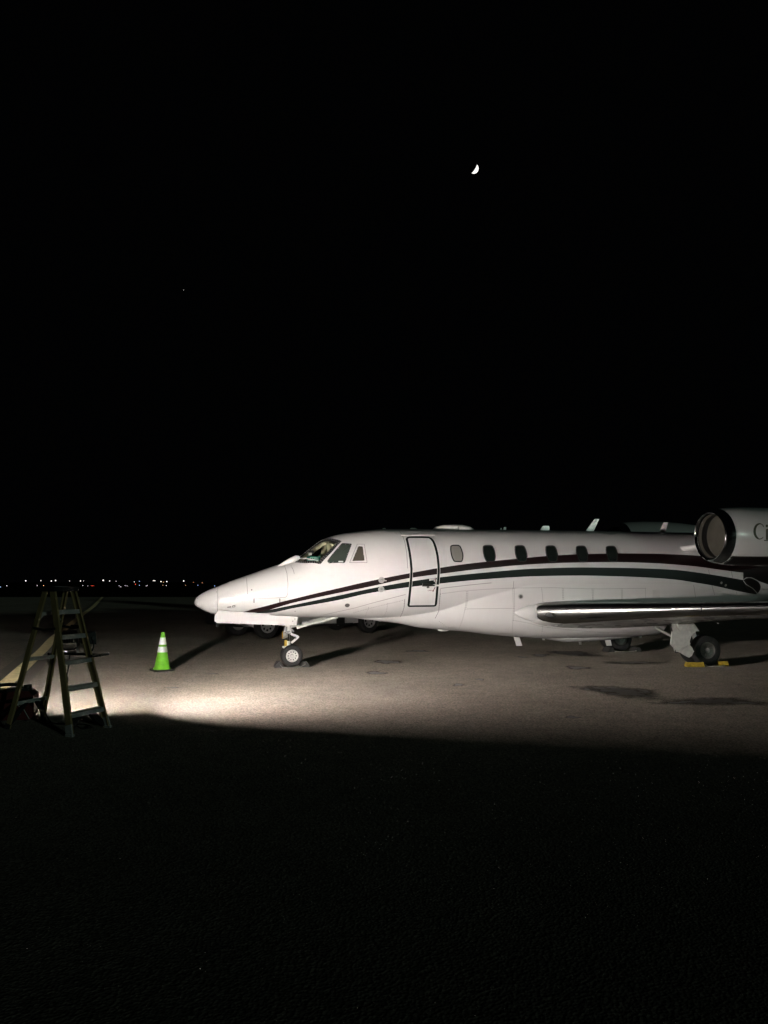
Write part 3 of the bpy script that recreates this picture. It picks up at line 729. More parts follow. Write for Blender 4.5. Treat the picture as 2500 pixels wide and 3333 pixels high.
for sgn in (-1, 1):
    secs = [wing_sec(t, sgn) for t in ts]
    rows = [list(reversed(b[NC:])) for a, b in secs]      # lower surface TE -> spar
    def sheet(rows_):
        n = len(rows_[0]); v = [p for r in rows_ for p in r]
        return v, [(i * n + k, i * n + k + 1, (i + 1) * n + k + 1, (i + 1) * n + k) for i in range(len(rows_) - 1) for k in range(n - 1)]
    mb = MB().add(*sheet([a[NC:] for a, b in secs])).add(*sheet([b[NC:] for a, b in secs]))
    mb.add(secs[-1][0] + secs[-1][1][::-1], [tuple(range(2 * len(AF)))])
    wg = mb.build('wing', wing_reflection_paint, jet, 'all', fix=False)
    bm = bmesh.new(); bm.from_mesh(wg.data); bmesh.ops.remove_doubles(bm, verts=bm.verts, dist=1e-4); bmesh.ops.recalc_face_normals(bm, faces=bm.faces); bm.to_mesh(wg.data); bm.free()
    wings[sgn] = wg
    le_rows = [list(reversed(b[:NC + 1]))[:-1] + a[:NC + 1] for a, b in secs if a[0].x > 0]
    def bound(t0, k):                                      # the metal starts with a rounded end at the root
        out_ = []
        for i in range(2 * NC + 1):
            q = abs(i - NC); x_ = AF[q][0]; a_, b_ = wing_sec(t0 + k * (x_ / AF[NC][0]) ** 1.2, sgn); out_.append(b_[q] if i < NC else a_[q])
        return out_
    j = [i for i, t in enumerate(ts) if t >= 1.7]
    mb = MB().add(*sheet([bound(1.06, .24), bound(1.25, .2), bound(1.45, .1)] + [le_rows[i] for i in j]))
    le = mb.build('metal_leading_edge', chrome, wg, 'all', fix=True)
    # dark de-ice joint on the outer slat start
    cuff = MB().add(*sheet([le_rows[0], bound(1.06, .24)])).build('root_cuff', white, wg, 'all')
wg = wings[-1]
wbvh = None
def wing_bvh():
    me = [wg] + [c for c in wg.children]; vv = []; fc = []
    for o in me:
        n = len(vv); vv += [p.co.copy() for p in o.data.vertices]; fc += [tuple(i + n for i in p.vertices) for p in o.data.polygons]
    return BVHTree.FromPolygons(vv, fc)
wbvh = wing_bvh()
# root glove: blends fairing into the leading edge
gl = []
for s_, sc_ in ((6.42, .02), (6.5, .32), (6.62, .58), (6.75, .76), (6.92, .82), (7.25, .55)):
    gl.append([V((s_, -.93 - .20 * sc_ * max(0, cos(a)) ** .8, 1.07 + .215 * sc_ * sin(a))) for a in [-pi / 2 + pi * k / 12 for k in range(13)]])
f = [(i * 13 + k, i * 13 + k + 1, (i + 1) * 13 + k + 1, (i + 1) * 13 + k) for i in range(5) for k in range(12)]
MB().add([p for r in gl for p in r], f).build('wing_root_glove', white, wg, 'all')
ld = decal_fill('landing_light', rounded([(1773, 1999), (1782, 1993), (1800, 1994), (1810, 2008), (1795, 2010), (1780, 2006)], 4), .004, black, wg, wbvh, rings=3)
decal_fill('lens', rounded([(1796, 1996), (1803, 1998), (1807, 2007), (1798, 2006)], 1.5), .007, lipm, ld, wbvh, rings=2)
tb = MB(); ribbon(tb, [(2122, 1982), (2185, 1981)], .02, .003, wbvh); tb.build('stall_strip', dark_line, wg, False, fix=False)
tb = MB(); ribbon(tb, [(2284, 1990), (2283, 1978), (2290, 1967), (2302, 1960)], .012, .004, wbvh); ribbon(tb, [(2302, 1960.5), (2500, 1957)], .02, .004, wbvh); tb.build('slat_joint', matte, wg, False, fix=False)
tb = MB()
for q in ([(1900, 2012), (1990, 2020), (2080, 2030)], [(2400, 1992), (2500, 1986)]): tb = MB(); ribbon(tb, q, .008, .003, wbvh); tb.build('wing_panel_joint', dark_line, wg, False, fix=False)

# --- engines on pylons
ES, EY, EZ, ER = 10.41, 1.87, 2.655, .55
def engine(sgn):
    nm = empty('engine'); nm.parent = jet
    c = (ES, sgn * EY, EZ); ax = (1, 0, 0)
    MB().lathe([(.19, .572), (.4, .60), (.8, .618), (1.3, .62), (1.8, .60), (2.3, .555), (2.8, .48), (3.3, .40), (3.3, .37), (2.9, .36)], c, ax, 72).build('nacelle', white, nm)
    MB().lathe([(.188, .5715), (.12, .560), (.06, .545), (.02, .526), (0, .505), (-.004, .492), (.004, .479), (.03, .462), (.08, .45), (.14, .445)], c, ax, 72).build('inlet_lip', lipm, nm)
    MB().lathe([(.14, .4455), (.35, .45), (.4, .45)], c, ax, 64).build('inlet_duct', black, nm)
    ic = MB().lathe([(.27, .447), (.26, .42), (.245, .3), (.24, .15), (.238, 0)], c, ax, 64).build('inlet_cover', tan, nm)
    MB().lathe([(2.9, .36), (3.6, .1), (3.75, 0)], c, ax, 32).build('exhaust_plug', steel, nm)
    # pylon between body and nacelle
    py = MB()
    rows = []
    for y, z, c0, c1, th in ((.60, 2.42, 10.35, 14.2, .12), (.95, 2.46, 10.55, 14.0, .10), (1.45, 2.54, 10.75, 13.6, .08)):
        up = [V((c0 + (c1 - c0) * x, sgn * y, z + th * u)) for x, u, l in AF]; lo = [V((c0 + (c1 - c0) * x, sgn * y, z + th * l)) for x, u, l in AF]
        rows.append(up[::-1] + lo[1:])
    n = len(rows[0]); py.add([p for r in rows for p in r], [(i * n + k, i * n + k + 1, (i + 1) * n + k + 1, (i + 1) * n + k) for i in range(2) for k in range(n - 1)])
    py.build('pylon', white, nm, True)
    return nm
ep = engine(-1); es_ = engine(1)
ep['label'] = 'port engine with lettering and polished inlet'; es_['label'] = 'starboard engine seen beyond the crown'
nac = [c for c in ep.children if c.name.startswith('nacelle')][0]
nb = BVHTree.FromPolygons([p.co.copy() for p in nac.data.vertices], [tuple(p.vertices) for p in nac.data.polygons])
bnd = decal_band('black_band', [(2356, 1808), (2420, 1810.5), (2500, 1811), (2640, 1812)], [(2356, 1845), (2420, 1846), (2500, 1848), (2640, 1850)], .004, nacband, ep, nb, x0=2356, x1=2640, n=40)
# lettering: serif capital and the letters after it
def serif(pts_outer, name='lettering'):
    bm = bmesh.new(); vs = [bm.verts.new((*p, 0)) for p in pts_outer]; fc = bm.faces.new(vs); bmesh.ops.triangulate(bm, faces=bm.faces)
    for _ in range(3): bmesh.ops.subdivide_edges(bm, edges=[e for e in bm.edges if e.calc_length() > 7], cuts=1)
    for q in bm.verts: l, n = hit(q.co.x, q.co.y, nb); q.co = l + n * .004
    me = bpy.data.meshes.new(name); bm.to_mesh(me); bm.free(); me.materials.append(lettering); o = bpy.data.objects.new(name, me); C.objects.link(o); o.parent = ep
cpts = [(2471.5 + 19.5 * cos(R(a)), 1729.5 - 26.5 * sin(R(a))) for a in range(48, 316, 8)] + [(2473 + 16 * cos(R(a)), 1729.5 - 23.5 * sin(R(a))) for a in range(312, 250, -8)] + [(2474.5 + 14.5 * cos(R(a)), 1729.5 - 22.5 * sin(R(a))) for a in range(246, 60, -8)] + [(2484, 1716), (2486, 1716)]
serif(cpts)
serif([(2493, 1723), (2500, 1721), (2500, 1757), (2493, 1757)]); serif([(2487, 1757.5), (2505, 1757.5), (2505, 1760.5), (2487, 1760.5)])
serif([(2496 + 4 * cos(a), 1712 + 4.4 * sin(a)) for a in [k * pi / 5 for k in range(10)]])
text_on('lettering', 'tation', 2509, 1758, 52, lettering, ep, nb, xs=.8)
text_on('registration', 'TBAAB', 2478, 1921, 5.5, dark_line, jet, xs=.9)
blk = decal_band('black_panel', [(2419, 1862), (2460, 1864), (2500, 1868), (2570, 1872)], [(2419, 1888), (2428, 1880), (2445, 1880), (2466, 1890), (2500, 1902), (2570, 1925)], .0042, nacband, jet, n=30, rows=4)
# dark round fairing outline under the nacelle (paint curl)
curl = decal_fill('green_stripe_curl', rounded([(2418, 1886), (2440, 1879), (2470, 1893), (2478, 1912), (2466, 1934), (2440, 1930), (2428, 1915)], 12), .0045, nacband, jet, rings=5)
tb = MB(); ribbon(tb, [(2419, 1888), (2428, 1880), (2445, 1880), (2466, 1890), (2476, 1900)], .012, .007); ribbon(tb, [(2419, 1890), (2428, 1902), (2450, 1915), (2464, 1930)], .012, .007); tb.build('paint_edge', white2, jet, False, fix=False)

# --- tail (beyond the frame)
fin = MB()
for sgn in (1,):
    secs = []
    for z, a, c_, th in ((2.75, 15.0, 4.6, .2), (3.6, 16.6, 3.5, .16), (5.6, 18.9, 2.4, .1)):
        secs.append([V((a + x * c_, u * th * .9, z)) for x, u, l in AF] + [V((a + x * c_, l * th * .9, z)) for x, u, l in AF[::-1]])
    n = len(secs[0]); fin.add([p for r in secs for p in r], [(i * n + k, i * n + (k + 1) % n, (i + 1) * n + (k + 1) % n, (i + 1) * n + k) for i in range(2) for k in range(n)])
fin.build('tail_fin', white, jet)
for sgn in (-1, 1):
    secs = []
    for t, a, c_, th in ((0, 19.0, 2.2, .1), (3.9, 21.6, 1.0, .05)):
        secs.append([V((a + x * c_, sgn * t, 5.65 + u * th)) for x, u, l in AF] + [V((a + x * c_, sgn * t, 5.65 + l * th)) for x, u, l in AF[::-1]])
    n = len(secs[0]); MB().add([p for r in secs for p in r], [(k, (k + 1) % n, n + (k + 1) % n, n + k) for k in range(n)]).build('tailplane', white, jet)

# --- wheels
def wheel(name, c, r, wd, rim, parent, m, spokes=10, side=-1, holes=True, hr=.10):
    wn = empty(name, c); wn.parent = parent
    h = wd / 2
    MB().lathe([(-h * .72, rim * 1.0), (-h * .95, rim * 1.15), (-h, (rim + r) / 2), (-h * .85, r * .93), (-h * .5, r * .99), (0, r), (h * .5, r * .99), (h * .85, r * .93), (h, (rim + r) / 2), (h * .95, rim * 1.15), (h * .72, rim)], (0, 0, 0), (0, 1, 0), 48).build('tyre', rubber, wn)
    rm = MB().lathe([(-h * .72, rim * 1.02), (-h * .85, rim * 1.02), (-h * .88, rim * .95), (-h * .6, rim * .86), (-h * .5, rim * .55), (-h * .52, 0)], (0, 0, 0), (0, -side, 0), 40)
    rm.lathe([(-h * .72, rim * 1.02), (-h * .8, rim), (-h * .4, rim * .8), (-h * .4, 0)], (0, 0, 0), (0, side, 0), 40)
    ro = rm.build('rim', m, wn)
    MB().lathe([(h * .5, rim * .30), (h * .85, rim * .28), (h * .95, rim * .18), (h * .95, 0)], (0, 0, 0), (0, side, 0), 20).build('hub_cap', steel, ro)
    for k in range(spokes):
        a = 2 * pi * k / spokes
        if holes:
            c2 = V((cos(a) * rim * .66, side * (h * .56), sin(a) * rim * .66))
            MB().lathe([(0, rim * hr), (.006, rim * hr * .9), (.006, 0)], c2, (0, side, 0), 8).build('vent_hole', matte, ro)
        else:
            MB().bar((cos(a) * rim * .32, side * h * .58, sin(a) * rim * .32), (cos(a) * rim * .78, side * h * .72, sin(a) * rim * .78), .024, .02, (0, 1, 0)).build('spoke', m, ro)
    return wn
# nose gear
ng = empty('nose_gear'); ng.parent = jet
nw = PL(950.5, 2140, -.13); NS = nw.x
for y, sd_ in ((-.125, -1), (.125, 1)): wheel('nose_wheel', (NS, y, .218), .218, .12, .122, ng, wheelw, 10, sd_)
AX = V((NS, 0, .218)); P1 = PL(937, 2040, 0); P2 = PL(940.5, 2008, 0)
k1 = PL(938, 2085, 0); k2 = PL(940, 2112, 0)
MB().tube([PL(938, 2005, 0), PL(938, 2062, 0)], .062, 16).build('upper_strut', gearwhite, ng)
MB().tube([PL(938, 2060, 0), PL(938, 2092, 0)], .034, 14).build('oleo_piston', lipm, ng)
MB().tube([PL(937, 2086, 0), PL(937, 2112, 0)], .052, 14).tube([PL(937, 2104, 0), PL(938, 2118, 0), AX], [.05, .05, .035], 12).tube([AX + V((0, -.19, 0)), AX + V((0, .19, 0))], .03, 12).build('axle_fork', gearwhite, ng)
tlk = MB().bar(PL(946, 2063, -.03), PL(970.5, 2073, -.03), .05, .05, (0, 1, 0)).bar(PL(970.5, 2073, -.03), PL(948, 2093, -.03), .045, .045, (0, 1, 0)).tube([PL(971, 2073, -.09), PL(971, 2073, .06)], .02)
tlk.build('torque_link', gearwhite, ng, bevel=.006)
MB().tube([PL(953, 2062, -.03), PL(960, 2071, -.05), PL(964, 2076, -.05), PL(957, 2084, -.04)], .008, 6).build('hose', black, ng)
lc = PL(923, 2067, -.05)
tlg = MB().lathe([(.09, .03), (.05, .06), (0, .078), (-.02, .078)], lc, (1, 0, 0), 24).build('taxi_light', steel, ng)
MB().lathe([(-.02, .078), (-.03, .07), (-.036, .03), (-.037, 0)], lc, (1, 0, 0), 24).build('lens', gold, tlg)
MB().box(PL(929.5, 2093, -.05), (.055, .05, .125)).build('yellow_tag', yellow, ng, bevel=.008)
MB().prism([p + V((0, -.06, 0)) for p in (PL(918, 2106), PL(922, 2103), PL(930, 2105), PL(933, 2114), PL(921, 2109))], (0, .12, 0)).build('tow_lug', gearwhite, ng)
for (a, b, r) in (((930, 2040), (928, 2056), .03), ((946, 2045), (947, 2060), .025), ((933, 2058), (944, 2056), .022), ((951, 2048), (957, 2056), .016)):
    MB().tube([PL(*a, -.08), PL(*b, -.08)], r, 8).build('valve_block', steel, ng)
MB().tube([PL(1098, 2004, .0), PL(1045, 2016.5, 0)], .05, 12).tube([PL(1045, 2016.5, 0), PL(985, 2031, 0)], .036, 12).tube([PL(984, 2031, 0), PL(975, 2033.5, 0), PL(940, 2042, 0)], [.05, .03, .025], 10).build('drag_brace', steel, ng)
MB().tube([PL(1100, 2009, -.1), PL(1000, 2034, -.1), PL(966, 2044, -.1)], [.02, .024, .028], 8).build('brace_link', gearwhite, ng)
MB().box(PL(1075, 2012, -.03), (.10, .12, .09)).build('brace_fitting', steel, ng, bevel=.01); MB().box(PL(991, 2031, -.04), (.11, .13, .10)).build('brace_fitting', steel, ng, bevel=.01)
# nose gear doors either side
for sgn in (-1, 1):
    yy = -.33 * -sgn
    P = [PL(*p, -.33) for p in ((699, 2004), (711, 1986), (790, 1992), (876, 1999), (884, 2003), (969.5, 2008), (965.5, 2036), (900, 2034.5), (705, 2028), (703, 2024), (698, 2023))]
    nd = MB().prism([V((p.x, yy, p.z)) for p in P], (0, .035 * -sgn, 0)).build('nose_gear_door', white, ng, bevel=.008)
    if sgn == -1:
        for q in ((953, 2022), (960, 2015)): MB().lathe([(0, .012), (.004, .01), (.004, 0)], PL(*q, -.331), (0, -1, 0), 10).build('fastener', line_m, nd, False)
MB().tube([PL(707, 2033, -.25), PL(707, 2040, -.25)], .03, 8).build('door_drain', black, ng)
# main gear
def main_gear(sgn):
    mg = empty('main_gear'); mg.parent = jet
    Y = lambda p: V((p.x, p.y * -sgn, p.z)) if True else p
    ax = PL(2302.5, 2121, -1.90).x
    for y, sd_ in ((-1.83, -1), (-1.47, 1)): wheel('main_wheel', (ax, y * -sgn, .315), .315, .22, .165, mg, steel_dark, 12, sd_ * -sgn, False)
    piv = PL(2222, 2082, -1.66)
    MB().tube([Y(V((ax - .42, -1.65, 1.0))), Y(V((ax - .40, -1.65, .42)))], .075, 14).build('upper_strut', gearwhite, mg)
    MB().tube([Y(V((ax - .42, -1.65, .46))), Y(V((ax - .15, -1.65, .36))), Y(V((ax, -1.65, .315)))], [.07, .055, .05], 12).tube([Y(V((ax, -1.9, .315))), Y(V((ax, -1.4, .315)))], .04, 12).build('trailing_arm', steel, mg)
    MB().tube([Y(V((ax - .05, -1.65, .36))), Y(V((ax - .2, -1.65, .95)))], .045, 12).build('shock_absorber', steel, mg)
    MB().tube([Y(PL(2187, 2071, -1.75)), Y(PL(2133, 2043, -1.2))], .028, 10).build('side_brace', steel, mg)
    z5 = lambda l: [(2100 + a / 5.53, 1950 + b / 5.53) for a, b in l]
    lower = z5([(500, 445), (700, 425), (800, 560), (830, 590), (870, 612), (825, 680), (803, 750), (800, 830), (660, 850), (525, 872), (470, 810), (480, 700), (490, 600)])
    up = z5([(580, 400), (850, 405), (905, 470), (970, 575), (905, 580), (900, 610), (865, 612), (805, 555), (630, 585), (590, 500)])
    flap = z5([(800, 832), (840, 865), (875, 940), (840, 1020), (795, 1048), (740, 1025), (610, 948), (690, 890)])
    foot = z5([(525, 872), (660, 852), (800, 832), (690, 890), (610, 948), (560, 960), (535, 930)])
    for nm_, pl, yy in (('gear_door', lower, -2.0), ('upper_gear_door', up, -2.06), ('door_flap', flap, -2.05), ('door_foot', foot, -1.99)):
        MB().prism([Y(PL(*p, yy)) for p in pl], (0, .03 * -sgn, 0)).build(nm_, gearwhite, mg, bevel=.006)
    root = z5([(430, 262), (760, 255), (865, 345), (855, 405), (480, 445), (470, 330)])
    MB().prism([Y(PL(*p, -2.02)) for p in root], (0, .05 * -sgn, 0)).build('door_root', gearwhite, mg, bevel=.006)
    MB().tube([Y(PL(2182, 2012, -2.0)), Y(PL(2181, 2030, -2.0)), Y(PL(2188, 2055, -2.0))], .012, 6).build('brake_hose', rubber, mg); MB().tube([Y(PL(2197, 2115, -1.98)), Y(PL(2200, 2123, -1.98)), Y(PL(2207, 2124, -1.98))], .014, 6).build('brake_hose', rubber, mg)
    return mg
steel_dark = mat('wheel_steel', (.20, .19, .175), .4, metal=.6, noise=(20, .7, 4))
main_gear(-1); main_gear(1)
MB().tube([PL(2316, 2018, -2.4), PL(2340, 2029, -2.4)], .012, 6).build('flap_link', steel, jet)

# ================================================================== wheel chocks
def chock_pair(name, label, loc, rz, blocks, m, rope, rope_m, group=None, L_=.3, prof=None):
    r = empty(name, loc, rz); tag(r, label, 'chocks', group)
    for i, (x, y, z, a, ln) in enumerate(blocks):
        prof_ = prof or [(-.09, 0), (.09, 0), (.075, .05), (.03, .105), (-.03, .105), (-.075, .05)]
        M = Matrix.Rotation(a, 3, 'Z')
        MB().prism([M @ V((p, -ln / 2, q)) + V((x, y, z)) for p, q in prof_], M @ V((0, ln, 0))).build('chock_block', m, r, bevel=.008)
    MB().tube(rope, .009, 6).build('rope', rope_m, r)
def jw(p): return JM @ V(p)
nl = jw((NS, -.125, 0))
chock_pair('wheel_chocks', 'grey rubber chocks tied by a rope at the nose wheel', (nl.x, nl.y, 0), PSI, [(-.27, -.02, 0, 0, .26), (.25, -.02, 0, 0, .24)], rubber_grey,
           smooth_path([V((-.24, -.15, .05)), V((-.2, -.2, .012)), V((-.05, -.26, .012)), V((.1, -.24, .012)), V((.2, -.17, .03)), V((.26, -.16, .07))], 5), ropedark)
ax_m = PL(2302.5, 2121, -1.90).x
ml = jw((ax_m, -1.83, 0))
chock_pair('wheel_chocks', 'yellow wooden chocks tied by a thin rope at the main wheels under the wing', (ml.x, ml.y, 0), PSI, [(-.36, -.14, 0, R(72), .33), (.33, -.09, 0, R(66), .18)], yellow,
           smooth_path([V((-.16, -.2, .05)), V((-.1, -.23, .012)), V((.1, -.25, .012)), V((.3, -.18, .012)), V((.42, -.1, .03))], 5), ropem, prof=[(-.075, 0), (.075, 0), (.08, .03), (.03, .088), (-.03, .088), (-.08, .03)])
ml = jw((ax_m, 1.47, 0))
chock_pair('wheel_chocks', 'dark chocks at the main wheel beyond the belly', (ml.x, ml.y, 0), PSI, [(-.36, -.1, 0, 0, .3), (.36, -.1, 0, 0, .3)], rubber_grey,
           [V((-.3, -.28, .02)), V((0, -.33, .012)), V((.3, -.28, .02))], ropem)

# ================================================================== traffic cone
cg = ground(527, 2183)
cone = empty('traffic_cone', (cg.x, cg.y, 0), R(38)); tag(cone, 'lime green traffic cone with two white bands on a black base', 'cone')
MB().prism([V((sx * .19 if abs(sx) == 1 else sx * .19, sy * .19, 0)) for sx, sy in ((-1, -.75), (-.75, -1), (.75, -1), (1, -.75), (1, .75), (.75, 1), (-.75, 1), (-1, .75))], (0, 0, .035)).build('base', rubber, cone, bevel=.008)
def cr_(z): return .145 - (z - .035) * (.145 - .032) / .70
MB().lathe([(.035, .165), (.055, .16), (.07, .145), (.3, cr_(.3)), (.5, cr_(.5)), (.70, cr_(.70)), (.725, .037), (.735, .03), (.735, .022), (.70, .018)], (0, 0, 0), (0, 0, 1), 40).build('cone_body', conegreen, cone)
for a, b in ((.355, .46), (.50, .635)):
    MB().lathe([(a, cr_(a) + .002), (a + .002, cr_(a) + .004), (b - .002, cr_(b) + .004), (b, cr_(b) + .002)], (0, 0, 0), (0, 0, 1), 40).build('reflective_band', reflect, cone)

# ================================================================== pickup truck behind the nose
tf_, tr_ = ground(868, 2079), ground(1200, 2060)
hd = (tf_ - tr_).normalized(); th = atan2(hd.y, hd.x); lf = V((-hd.y, hd.x, 0)); WB = (tf_ - tr_).length
tc_ = (tf_ + tr_) / 2 - lf * .93
truck = empty('pickup_truck', (tc_.x, tc_.y, 0), th); tag(truck, 'white pickup truck parked behind the jet nose', 'truck')
hb = WB / 2
def hull(prof, half, taper=0):                            # side profile (x,z) extruded across
    v = []; n = len(prof)
    for sy in (-1, 1):
        for x, z in prof: v.append(V((x, sy * (half - max(0, z - 1.05) * taper), z)))
    tri = tessellate_polygon([[V((x, z, 0)) for x, z in prof]])
    return v, [tuple(t) for t in tri] + [tuple(i + n for i in t[::-1]) for t in tri] + [(i, (i + 1) % n, (i + 1) % n + n, i + n) for i in range(n)]
def arch(cx, r=.50, zc=.42, a0=190, a1=-10, n=12): return [(cx + r * cos(R(a0 + (a1 - a0) * k / n)), max(.36, zc + r * sin(R(a0 + (a1 - a0) * k / n)))) for k in range(n + 1)]
prof = [(-hb - 1.15, .5)] + arch(-hb) + arch(hb) + [(hb + .88, .52), (hb + .92, .95), (hb + .82, 1.12), (hb - .62, 1.2), (-hb - 1.15, 1.2)]
MB().add(*hull(prof, .98)).build('body', truckw, truck, bevel=.03)
MB().add(*hull([(hb - .55, 1.18), (hb - 1.25, 1.82), (hb - 1.6, 1.88), (-.75, 1.88), (-.95, 1.8), (-1.0, 1.18)], .95, .22)).build('cab', truckw, truck, bevel=.03)
for sy in (-1, 1):
    for x0, x1, x2, x3 in ((hb - .85, hb - 1.28, hb - 1.9, hb - 1.95), (hb - 2.05, hb - 2.05, -.85, -.9)):
        MB().prism([V((x, sy * (.955 - (z - 1.05) * .22), z)) for x, z in ((x0, 1.3), (x1, 1.76), (x2, 1.76), (x3, 1.3))], (0, sy * .01, 0)).build('side_window', black, truck)
    for x in (hb - .9, hb - 2.0, -.98): MB().box((x, sy * .982, .8), (.012, .006, .8)).build('door_gap', matte, truck)
    MB().box((0, sy * .95, .34), (2.5, .16, .06)).build('side_step', black, truck, bevel=.01)
    MB().box((hb - 2.75, sy * .986, .62), (.34, .01, .5)).build('dark_door_panel', black, truck)
    MB().box((hb - .95, sy * 1.08, 1.3), (.1, .2, .26)).build('mirror', black, truck, bevel=.02)
    MB().box((hb + .86, sy * .72, .98), (.14, .4, .2)).build('headlight', reflect, truck, bevel=.02)
    for x in (hb, -hb):
        wc = wheel('wheel', (x, sy * .88, .41), .41, .27, .235, truck, steel, 8, sy, hr=.15)
        MB().add(*(lambda pts: ([V((a, sy * .985, b)) for a, b in pts] + [V((a, sy * 1.0, b)) for a, b in pts], [(i, i + 1, i + 14, i + 13) for i in range(12)]))(arch(x, .5))).build('arch_lip', black, truck)
MB().box((hb + .98, 0, .56), (.2, 1.98, .3)).build('front_bumper', black, truck, bevel=.04)
MB().box((hb + .90, 0, .92), (.06, 1.0, .26)).build('grille', black, truck, bevel=.02)
MB().box((-hb - 1.2, 0, .58), (.16, 1.9, .22)).build('rear_bumper', steel, truck, bevel=.03)
MB().box((0, 0, .42), (WB + 1.2, .9, .16)).build('chassis', matte, truck)
MB().prism([V((hb - .70, -.78, 1.24)), V((hb - .70, .78, 1.24)), V((hb - 1.22, .7, 1.78)), V((hb - 1.22, -.7, 1.78))], (.02, 0, .02)).build('windshield', black, truck)

# ================================================================== stepladder
lad = empty('stepladder', (-3.825, 8.81, 0), atan2(.92, .39)); tag(lad, 'fibreglass stepladder with aluminium steps standing open beside the red generator', 'ladder')
HT = 1.60
def fr_(sx, z): t = z / HT; return V((sx * (.285 + (.165 - .285) * t), -.50 + (.50 - .02) * t, z))
def bk_(sx, z): t = z / HT; return V((sx * (.255 + (.165 - .255) * t), .50 - (.50 - .10) * t, z))
for sx in (-1, 1):
    for fn, dep in ((fr_, .078), (bk_, .06)):
        a, b = fn(sx, .01), fn(sx, HT); up = V((1, 0, 0))
        mb = MB(); d = (b - a).normalized(); y = d.cross(V((1, 0, 0))).normalized()
        mb.bar(a, b, dep, .005, (1, 0, 0))
        for k in (-1, 1): mb.bar(a + y * k * (dep / 2 - .0025) + V((-sx * .012, 0, 0)), b + y * k * (dep / 2 - .0025) + V((-sx * .012, 0, 0)), .0055, .028, (1, 0, 0))
        mb.build('front_rail' if fn is fr_ else 'rear_rail', fibre, lad, False)
    f0, f1 = fr_(sx, 0), fr_(sx, .12)
    MB().bar(f0, f1, .09, .018, (1, 0, 0)).box(f0 + V((0, 0, .012)), (.04, .1, .024)).build('foot_shoe', alum, lad)
    f0, f1 = bk_(sx, 0), bk_(sx, .06); MB().bar(f0, f1, .07, .016, (1, 0, 0)).build('foot_shoe', rubber, lad)
    # spreaders and knee braces
    a, b = fr_(sx, 1.17), bk_(sx, 1.17)
    MB().bar(a + V((sx * .02, 0, 0)), (a + b) / 2 + V((sx * .02, 0, -.02)), .028, .008, (1, 0, 0)).bar((a + b) / 2 + V((sx * .02, 0, -.02)), b + V((sx * .02, 0, 0)), .028, .008, (1, 0, 0)).build('spreader', black, lad, False)
    MB().prism([fr_(sx, .02) + V((-sx * .012, .02, 0)), fr_(sx, .09) + V((-sx * .015, .02, 0)), V((sx * .11, -.43, .225)), V((sx * .05, -.43, .225)), V((sx * .15, -.455, .09)), fr_(sx, .0) + V((-sx * .05, .02, .02))], (0, .05, 0)).build('knee_brace', black, lad)
    MB().prism([bk_(sx, .02) + V((-sx * .01, 0, 0)), bk_(sx, .16) + V((-sx * .015, 0, 0)), V((sx * .10, .43, .28)), V((sx * .05, .43, .28)), V((sx * .16, .455, .14))], (0, -.03, 0)).build('knee_brace', black, lad)
    MB().bar(bk_(sx, 1.24) + V((-sx * .01, 0, 0)), V((sx * .09, .17, 1.33)), .02, .006, (0, 1, 0)).build('rear_brace', alum, lad, False)
for z in (.235, .52, .805, 1.09, 1.375):
    a, b = fr_(-1, z), fr_(1, z)
    MB().box((0, a.y, z), (b.x - a.x - .012, .078, .006)).box((0, a.y - .036, z - .024), (b.x - a.x - .012, .005, .046)).box((0, a.y + .036, z - .018), (b.x - a.x - .012, .005, .034)).build('step', alum, lad, False)
for z in (.29, .80, 1.33):
    a, b = bk_(-1, z), bk_(1, z); MB().box((0, a.y, z), (b.x - a.x - .01, .03, .04)).build('rear_bar', alum, lad, False)
cap = MB().box((0, .04, HT + .02), (.38, .25, .055)).build('top_cap', black, lad, bevel=.012)
MB().lathe([(0, .085), (.002, .085), (.002, .073), (0, .073)], (0, .04, HT + .0485), (0, 0, 1), 40).build('logo_ring', grey_print, cap, False)
tv, tf2 = text_mesh('WERNER')
cxm = max(p[0] for p in tv) / 2
MB().add([V(((b - .35) * .033 * -1 * -1, -(a - cxm) * .033 + .04, HT + .0495)) for a, b in tv], tf2).build('logo_lettering', grey_print, cap, False)

# ================================================================== twin work light resting on the ladder's bars
WL = V((-3.755, 9.11, .83))
wlt = empty('twin_work_light', WL, atan2(.92, .39)); tag(wlt, 'lit twin head work light resting on the bars of the stepladder', 'work light')
